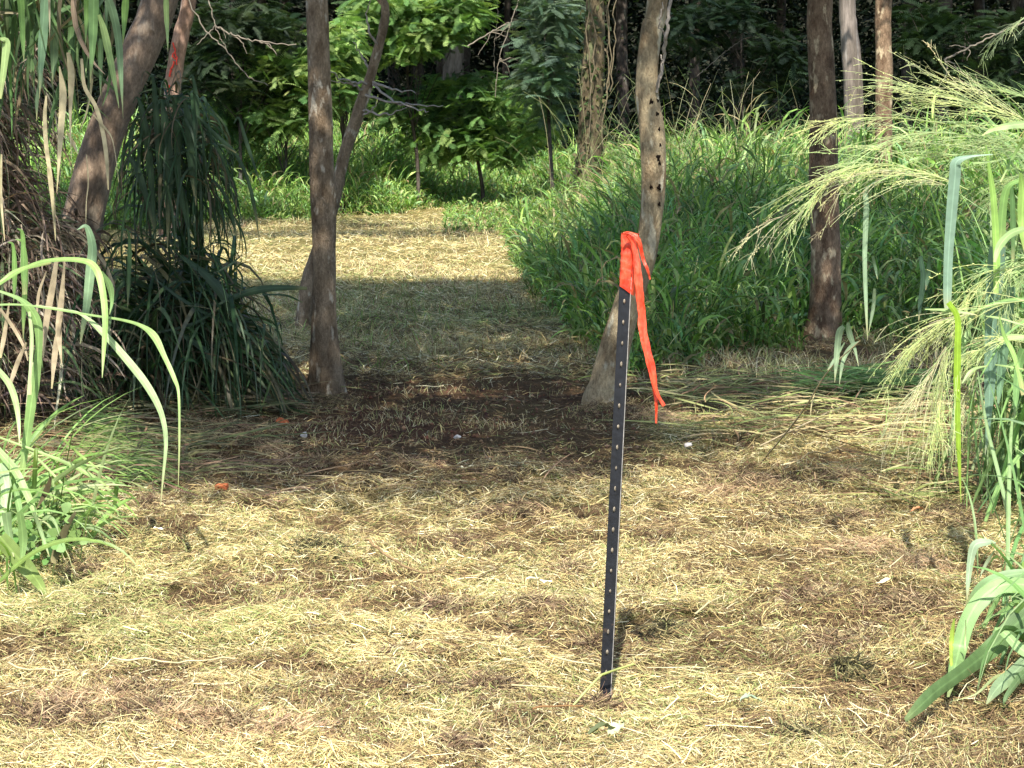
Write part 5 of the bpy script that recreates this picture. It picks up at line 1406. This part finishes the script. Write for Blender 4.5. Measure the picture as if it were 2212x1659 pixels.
# stubble: short upright cut stalks and wispy tufts
def stubble(n, yr, hr, wid, dens):
    t = RS.random(n); y = 1 / (1 / yr[0] + t * (1 / yr[1] - 1 / yr[0])); x = (U(-160, 2372, n) - 1106) / F_V * y
    k = RS.random(n) < dens(x, y); x = x[k]; y = y[k]; n = len(x)
    b = np.stack([x, y, ground_z(x, y) - .005], -1)
    pts = curves(b, U(0, 6.28, n), U(.7, 1.55, n), U(*hr, n), U(0, 1.2, n), 5, 1.2, .5)
    W = wprof(5, .3, .9, .3)[None] * (wid * U(.6, 1.4, n))[:, None]
    return ribbons(pts, W, pick([(.5, .42, .2), (.36, .28, .14), (.62, .55, .32), (.3, .32, .12), (.22, .14, .08)], n, .15), norm(RS.normal(0, .4, (n, 3)) + [0, -1, .3]))


g = Geo()
g.add(*stubble(60000, (4.9, 13), (.02, .06), .0022, lambda x, y: smooth(.42, .7, fbm(x * 2.4, y * 2.4, 141, 3)) * .9 + .05))
g.add(*stubble(90000, (13, 36), (.04, .12), .0045, lambda x, y: smooth(.4, .6, fbm(x * 1.2, y * 1.2, 143, 3)) * (1 - soil_amount(x, y))))
tag(g.build('grass_stubble', M_STRAW), 'short cut stubble standing in the strewn straw', 'stubble', None, 'stuff')

# brown matted tufts: roots and chaff thrown up by mowing
tuft_px = [(200, 1540, 120, 22), (420, 1585, 130, 22), (90, 1585, 90, 20), (620, 1600, 90, 20), (300, 1530, 80, 14), (680, 868, 40, 12), (740, 866, 36, 10), (1290, 884, 34, 10), (1345, 880, 40, 10), (1765, 748, 44, 10), (560, 960, 70, 22), (470, 930, 60, 16), (700, 1010, 80, 16), (880, 1020, 60, 12), (1350, 900, 40, 12), (1540, 1075, 70, 14), (1700, 1120, 80, 18), (1830, 1050, 70, 18), (1880, 1200, 80, 18), (1960, 1330, 80, 20), (1800, 1390, 70, 16), (940, 1500, 60, 16), (1060, 1500, 60, 16), (1840, 1462, 40, 18), (1735, 1602, 40, 20), (690, 1215, 70, 20), (1170, 1330, 60, 18), (940, 1330, 60, 16), (600, 1325, 50, 16), (200, 1240, 70, 22), (1430, 1150, 35, 18), (1440, 1370, 30, 16),
           (1230, 1250, 45, 15), (1850, 1130, 40, 18), (330, 1570, 90, 22), (130, 1565, 80, 20), (500, 1580, 70, 18), (1750, 1310, 60, 20), (1640, 1060, 60, 20), (1560, 1040, 40, 16), (590, 975, 30, 18), (430, 1010, 60, 22), (320, 1110, 50, 14), (990, 1620, 40, 16), (1095, 1050, 30, 12), (1250, 1035, 30, 14), (1440, 905, 40, 18),
           (1290, 1520, 40, 14), (2060, 1120, 80, 25), (1990, 1240, 70, 25), (1290, 1400, 30, 8), (860, 1440, 30, 8), (1000, 1180, 50, 10), (1120, 1120, 60, 10)]
g = Geo()
for (tx, ty, rx, ry) in tuft_px:
    c = G(tx, ty); m = int(160 + rx * 10)
    a = U(0, 6.28, m); r = RS.random(m) ** .55 * 1.15 * (1 + .45 * np.sin(2 * a + tx) + .3 * np.sin(5 * a + ty))
    vx_ = tx + rx * r * np.cos(a); vy_ = ty + ry * .8 * r * np.sin(a)
    b = G(vx_, vy_); b[:, 2] = ground_z(b[:, 0], b[:, 1]) + .02 + U(0, .03, m) * np.clip(1 - r, 0, 1)
    pts = curves(b, U(0, 6.28, m), U(-.3, .8, m), U(.02, .08, m), U(-.3, 2.2, m), 5, 1, 2.5)
    brown = [(.11, .07, .045), (.18, .12, .07), (.07, .045, .03), (.26, .18, .11), (.36, .28, .15), (.45, .36, .19)]
    if (tx, ty) in ((1840, 1462), (1735, 1602), (1440, 1370), (690, 1215)): brown = [(.025, .025, .015), (.05, .045, .025), (.09, .08, .04), (.2, .19, .08), (.35, .3, .14)]
    if (tx, ty) in ((1440, 905), (590, 975), (1990, 1240), (200, 1540), (420, 1585), (620, 1600), (1880, 1200), (1540, 1075)): brown = [(.42, .3, .17), (.5, .38, .22), (.3, .2, .12)]
    g.add(*ribbons(pts, np.tile(np.array([.0022, .0022, .002, .0016, .001]), (m, 1)) * U(.6, 1.5, (m, 1)), pick(brown, m, .2), norm(RS.normal(0, .6, (m, 3)) + [0, -1, .5])))
tag(g.build('brown_thatch', M_DRY), 'matted brown thatch and roots turned up among the straw', 'thatch', None, 'stuff')

# long cut blades lying along both sides of the path
def lying(n, rects, Lr, wid, cols, z=(.01, .09), azc=None):
    i = RS.integers(0, len(rects), n); Rr = np.array(rects, float)[i]
    vx_ = U(0, 1, n) * (Rr[:, 1] - Rr[:, 0]) + Rr[:, 0]; vy_ = U(0, 1, n) * (Rr[:, 3] - Rr[:, 2]) + Rr[:, 2]
    b = G(vx_, vy_); zz_ = U(*z, n)
    az = (RS.normal(0, .85, n) if azc is None else azc + RS.normal(0, .35, n)) + np.where(RS.random(n) < .5, math.pi, 0)
    L = U(*Lr, n); K = 9
    pts = curves(b + np.stack([0 * zz_, 0 * zz_, zz_], -1), az, U(-.05, .3, n), L, U(.0, .6, n), K, 1.2, 1.3)
    pts[..., 2] = np.maximum(pts[..., 2], ground_z(pts[..., 0], pts[..., 1]) + .006 + .02 * RS.random((n, 1)))
    return ribbons(pts, wprof(K)[None] * (wid * U(.4, 1.3, n))[:, None], pick(cols, n, .2), norm(RS.normal(0, .35, (n, 3)) + [0, -.4, 1]), .1, 3)


g = Geo()
g.add(*lying(750, [(120, 560, 880, 1000), (200, 640, 850, 900), (150, 420, 960, 1060)], (.12, .6), .010, [(.16, .17, .07), (.22, .19, .1), (.3, .24, .13), (.12, .13, .06), (.2, .13, .08)]))
g.add(*lying(1000, [(1380, 2000, 820, 880), (1480, 2100, 850, 960), (1900, 2212, 850, 1100)], (.12, .6), .010, [(.28, .32, .11), (.38, .35, .16), (.46, .38, .2), (.2, .24, .08), (.26, .17, .095)]))  # lighter colours so the blades on this side read sunlit
g.add(*lying(420, [(1780, 1950, 835, 862)], (.2, .5), .012, [(.22, .36, .1), (.28, .42, .14), (.16, .28, .08)], (.03, .1)))
g.add(*lying(300, [(380, 640, 1000, 1100), (640, 1250, 980, 1070)], (.08, .4), .006, [(.25, .18, .1), (.35, .26, .15), (.16, .1, .07)], (.005, .03)))
tag(g.build('fallen_blades', M_DRY), 'long cut grass blades lying in swathes along both edges of the path', 'cut grass', None, 'stuff')

n = 5000
x = U(-1.9, 1.2, n); y = U(8.8, 13.2, n); kk = RS.random(n) < soil_amount(x, y); x, y = x[kk], y[kk]; n = len(x)
r = U(.004, .016, n) * U(.4, 1, n); oc = np.array([(1, 0, 0), (0, 1, 0), (-1, 0, 0), (0, -1, 0), (0, 0, 1), (0, 0, -1.)])
V = np.stack([x, y, ground_z(x, y) + r * .3], -1)[:, None, :] + oc[None] * r[:, None, None] * U(.6, 1.3, (n, 6, 1))
F = np.array([(0, 1, 4), (1, 2, 4), (2, 3, 4), (3, 0, 4), (1, 0, 5), (2, 1, 5), (3, 2, 5), (0, 3, 5)])[None] + (np.arange(n) * 6)[:, None, None]
o = mesh_obj('soil_crumbs', V, F.reshape(-1, 3), M_STRAW, None, np.repeat(pick([(.14, .065, .038), (.09, .045, .03), (.2, .11, .06), (.3, .2, .11)], n, .2), 6, 0), None, False)
tag(o, 'reddish brown crumbs of earth on the bare soil between the trees', 'soil', None, 'stuff')

# low green regrowth in the shade between the trees
g = Geo()
def reg_d(x, y):
    vx, vy = proj(np.stack([x, y, gbase(x, y)], -1))
    return ((vy > 610) & (vy < 800) & (vx > 560) & (vx < 1330)) * smooth(.42, .62, fbm(x * 1.4, y * .9, 151, 2)) * .8
V_ = stubble(11000, (11.5, 22), (.05, .16), .006, reg_d)
g.add(V_[0], V_[1], np.clip(V_[2] * np.array([.62, .85, .6]), 0, 1), V_[3])
tag(g.build('short_regrowth', M_GRASS), 'short olive green regrowth on the shaded path', 'grass', None, 'stuff')


# ------------------------------------------------------------------ stones, leaves, sticks and stems one can point at
M_STONE = plain_mat('pale_stone', (.62, .56, .5), .8, .3, .3, 60, .6)
M_RED = plain_mat('red_clay', (.42, .12, .05), .9, .1, .35, 70, .6)


def stone(vx, vy, w, h, mat, label, name='stone', cat='stone', group=None, seed=0):
    c = G(vx, vy); Y = c[1]; rng = np.random.default_rng(seed)
    import bmesh
    bm = bmesh.new(); bmesh.ops.create_icosphere(bm, subdivisions=3, radius=1)
    V = np.array([v.co[:] for v in bm.verts]); F = np.array([[v.index for v in f.verts] for f in bm.faces]); bm.free()
    k = rng.uniform(-1, 1, (9, 3)); k = norm(k)
    for q in k:   # chip flat facets
        d = V @ q; V = V - np.maximum(d - .6, 0)[:, None] * q * .95
    V = V * np.array([px(w, Y) / 2, px(w, Y) / 2 * .8, px(h, Y) / 2]) * (1 + .12 * np.sin(V[:, [1, 2, 0]] * 4 + seed)) + [c[0], c[1], float(ground_z(c[0], c[1])) + px(h, Y) * .42 + .02]
    o = mesh_obj(name, V, F, mat)
    return tag(o, label, cat, group)


stone(657, 958, 19, 14, M_STONE, 'pale rounded stone on the dark soil near the left upright trunk', seed=1, group='pale stones on the soil')
stone(987, 960, 17, 10, M_STONE, 'small white stone on the dark soil in the middle of the path', seed=2, group='pale stones on the soil')
stone(1487, 980, 26, 14, M_STONE, 'flat cream stone right of the post on the soil', seed=3, group='pale stones on the soil')
stone(610, 930, 34, 22, M_RED, 'reddish clod of earth near the foot of the upright trunk', 'earth_clod', 'clod', 'red earth clods', 4)
stone(482, 1088, 40, 20, M_RED, 'reddish clod of earth at left in front of the fallen blades', 'earth_clod', 'clod', 'red earth clods', 5)
stone(88, 877, 26, 16, plain_mat('orange_bit', (.6, .16, .06), .8, .2, .2, 50), 'small orange red clod beside the left clump of blades', 'earth_clod', 'clod', 'red earth clods', 6)


def fallen_leaf(vx, vy, w, h, col, label, ang=0.0, lift=.02, seed=0, group='fallen leaves on the ground'):
    rng = np.random.default_rng(seed); c = G(vx, vy); Y = c[1]; z0 = float(ground_z(c[0], c[1])) + lift + .03
    K, cols = 9, 5; L = px(w, Y); W = L * h
    V = []; UV = []
    for i in range(K):
        f = i / (K - 1); ww = W * math.sin(math.pi * (.06 + .9 * f)) ** .8
        for j in range(cols):
            o = j / (cols - 1) - .5
            u = (f - .5) * L; v = o * ww
            z = .10 * L * (2 * o) ** 2 * ww / W + .10 * L * math.sin(f * 5 + seed) + rng.normal(0, .002)
            V.append((c[0] + u * math.cos(ang) - v * math.sin(ang), c[1] + u * math.sin(ang) + v * math.cos(ang), z0 + z)); UV.append((j / (cols - 1), f))
    idx = np.arange(K * cols).reshape(K, cols)
    F = np.stack([idx[:-1, :-1], idx[:-1, 1:], idx[1:, 1:], idx[1:, :-1]], -1).reshape(-1, 4)
    o = mesh_obj('fallen_leaf', np.array(V), F, M_DRYLEAF, None, np.tile(np.array(col), (K * cols, 1)), np.array(UV))
    return tag(o, label, 'leaf', group)


M_DRYLEAF = foliage_mat('fallen_leaf', .15, .6, .3, .15, .15, (1, .9, .6))
fallen_leaf(1165, 1288, 58, .45, (.85, .8, .6), 'large cream dry leaf lying left of the post on the straw', .25, .02, 1)
fallen_leaf(691, 945, 34, .3, (.5, .42, .2), 'yellowish dry leaf on the dark soil by the pale rounded stone', 0, .02, 2)
fallen_leaf(1010, 1040, 34, .25, (.72, .66, .45), 'narrow curled pale leaf in the middle of the path', -.2, .02, 3)
fallen_leaf(1330, 1618, 62, .55, (.5, .52, .3), 'broad pale leaf at the bottom edge below the post', 1.1, .03, 4)
fallen_leaf(1300, 1622, 70, .3, (.1, .12, .05), 'dark green leaf at the bottom edge pointing at the broad pale leaf', .5, .03, 5)
fallen_leaf(1622, 1540, 50, .6, (.28, .36, .24), 'grey green leaf lying in the straw at lower right', .3, .02, 6)
fallen_leaf(1632, 1490, 38, .5, (.65, .55, .26), 'yellow dry leaf just behind the grey green leaf at lower right', .2, .03, 7)
fallen_leaf(345, 1180, 26, .6, (.8, .75, .65), 'small whitish leaf near the left foreground clump', .2, .02, 8)
fallen_leaf(770, 985, 36, .5, (.35, .26, .15), 'dull brown leaf on the dark soil between the two path trees', .1, .02, 9)
fallen_leaf(1910, 1305, 40, .4, (.62, .58, .4), 'pale leaf lying in the dappled shade at right', .3, .02, 10)
fallen_leaf(1980, 1130, 36, .35, (.45, .2, .1), 'reddish brown leaf near the right hand clump', .4, .02, 11)


def stick(rows, w, col, label, lift=.015, name='straw_stem', cat='stem', group='loose stems lying on the straw', mat=None):
    a = np.array(rows, float); K = 14
    q = catmull(a, K); c = G(q[:, 0], q[:, 1]); hh = q[:, 2] if a.shape[1] > 2 else 0
    c[:, 2] = np.maximum(ground_z(c[:, 0], c[:, 1]), c[:, 2]) + lift + .03 + hh
    V, F = tube(c, px(w, c[:, 1]) / 2 * np.linspace(1, .7, K), 7, .12, 3)
    g = Geo().add(V, F, col)
    return tag(g.build(name, mat or M_STRAW), label, cat, group)


stick([(243, 1476), (320, 1474), (400, 1480), (510, 1489)], 5, (.52, .45, .25), 'long pale straw stem lying level in the lower left', .03)
stick([(20, 1485), (80, 1497), (155, 1508)], 5, (.52, .45, .25), 'pale straw stem near the lower left edge', .03)
stick([(1205, 1468), (1240, 1476), (1285, 1482)], 5, (.52, .45, .25), 'thick white straw stem just left of the foot of the post', .03)
stick([(1105, 1520), (1150, 1522), (1205, 1526)], 4, (.52, .45, .25), 'thin pale straw stem lying below and left of the post foot', .02)
stick([(1500, 1370), (1530, 1345), (1560, 1328)], 5, (.52, .45, .25), 'straight pale straw stem slanting right of the post', .03)
stick([(790, 1210), (850, 1245), (940, 1280)], 6, (.3, .2, .1), 'crooked brown stick in the middle left of the straw', .02)
stick([(1035, 1280), (1065, 1265), (1100, 1250)], 4, (.16, .12, .06), 'short dark stick slanting in the middle of the straw', .02)
stick([(950, 1160), (1000, 1145), (1045, 1130)], 5, (.35, .3, .15), 'dull stick where the shade meets the straw', .02)
stick([(860, 1370), (895, 1360), (925, 1345)], 4, (.52, .45, .25), 'short pale stem left of the big cream leaf', .03)
stick([(1150, 1575), (1190, 1570), (1260, 1566)], 5, (.22, .12, .05), 'dark brown stick lying below the post foot', .02)
stick([(1690, 1050), (1800, 1000), (1830, 985)], 4, (.55, .42, .22), 'long straw stem slanting at right behind the tufts', .03)
stick([(1640, 1002), (1780, 930), (1830, 905)], 4, (.5, .4, .24), 'long thin straw stem slanting toward the right clump', .05)
stick([(600, 878), (650, 870), (690, 868)], 5, (.3, .22, .14), 'grey stick on the soil left of the upright trunk foot', .02)

# green stems caught on the foot of the post
g = Geo()
q = catmull(np.vstack([P(1299, 1458, PY - .03), P(1330, 1447, PY - .05), P(1370, 1434, PY - .06)]), 8)
V, F = tube(q, np.linspace(.0035, .003, 8), 7); g.add(V, F, (.48, .52, .18))
q = catmull(np.vstack([P(1299, 1458, PY - .03), P(1275, 1482, PY - .1), P(1238, 1524, PY - .14)]), 8)
V, F = tube(q, np.linspace(.0035, .003, 8), 7); g.add(V, F, (.5, .52, .22))
tag(g.build('bent_grass_stem', M_GRASS), 'bent yellow green grass stem caught across the foot of the post', 'grass stem')
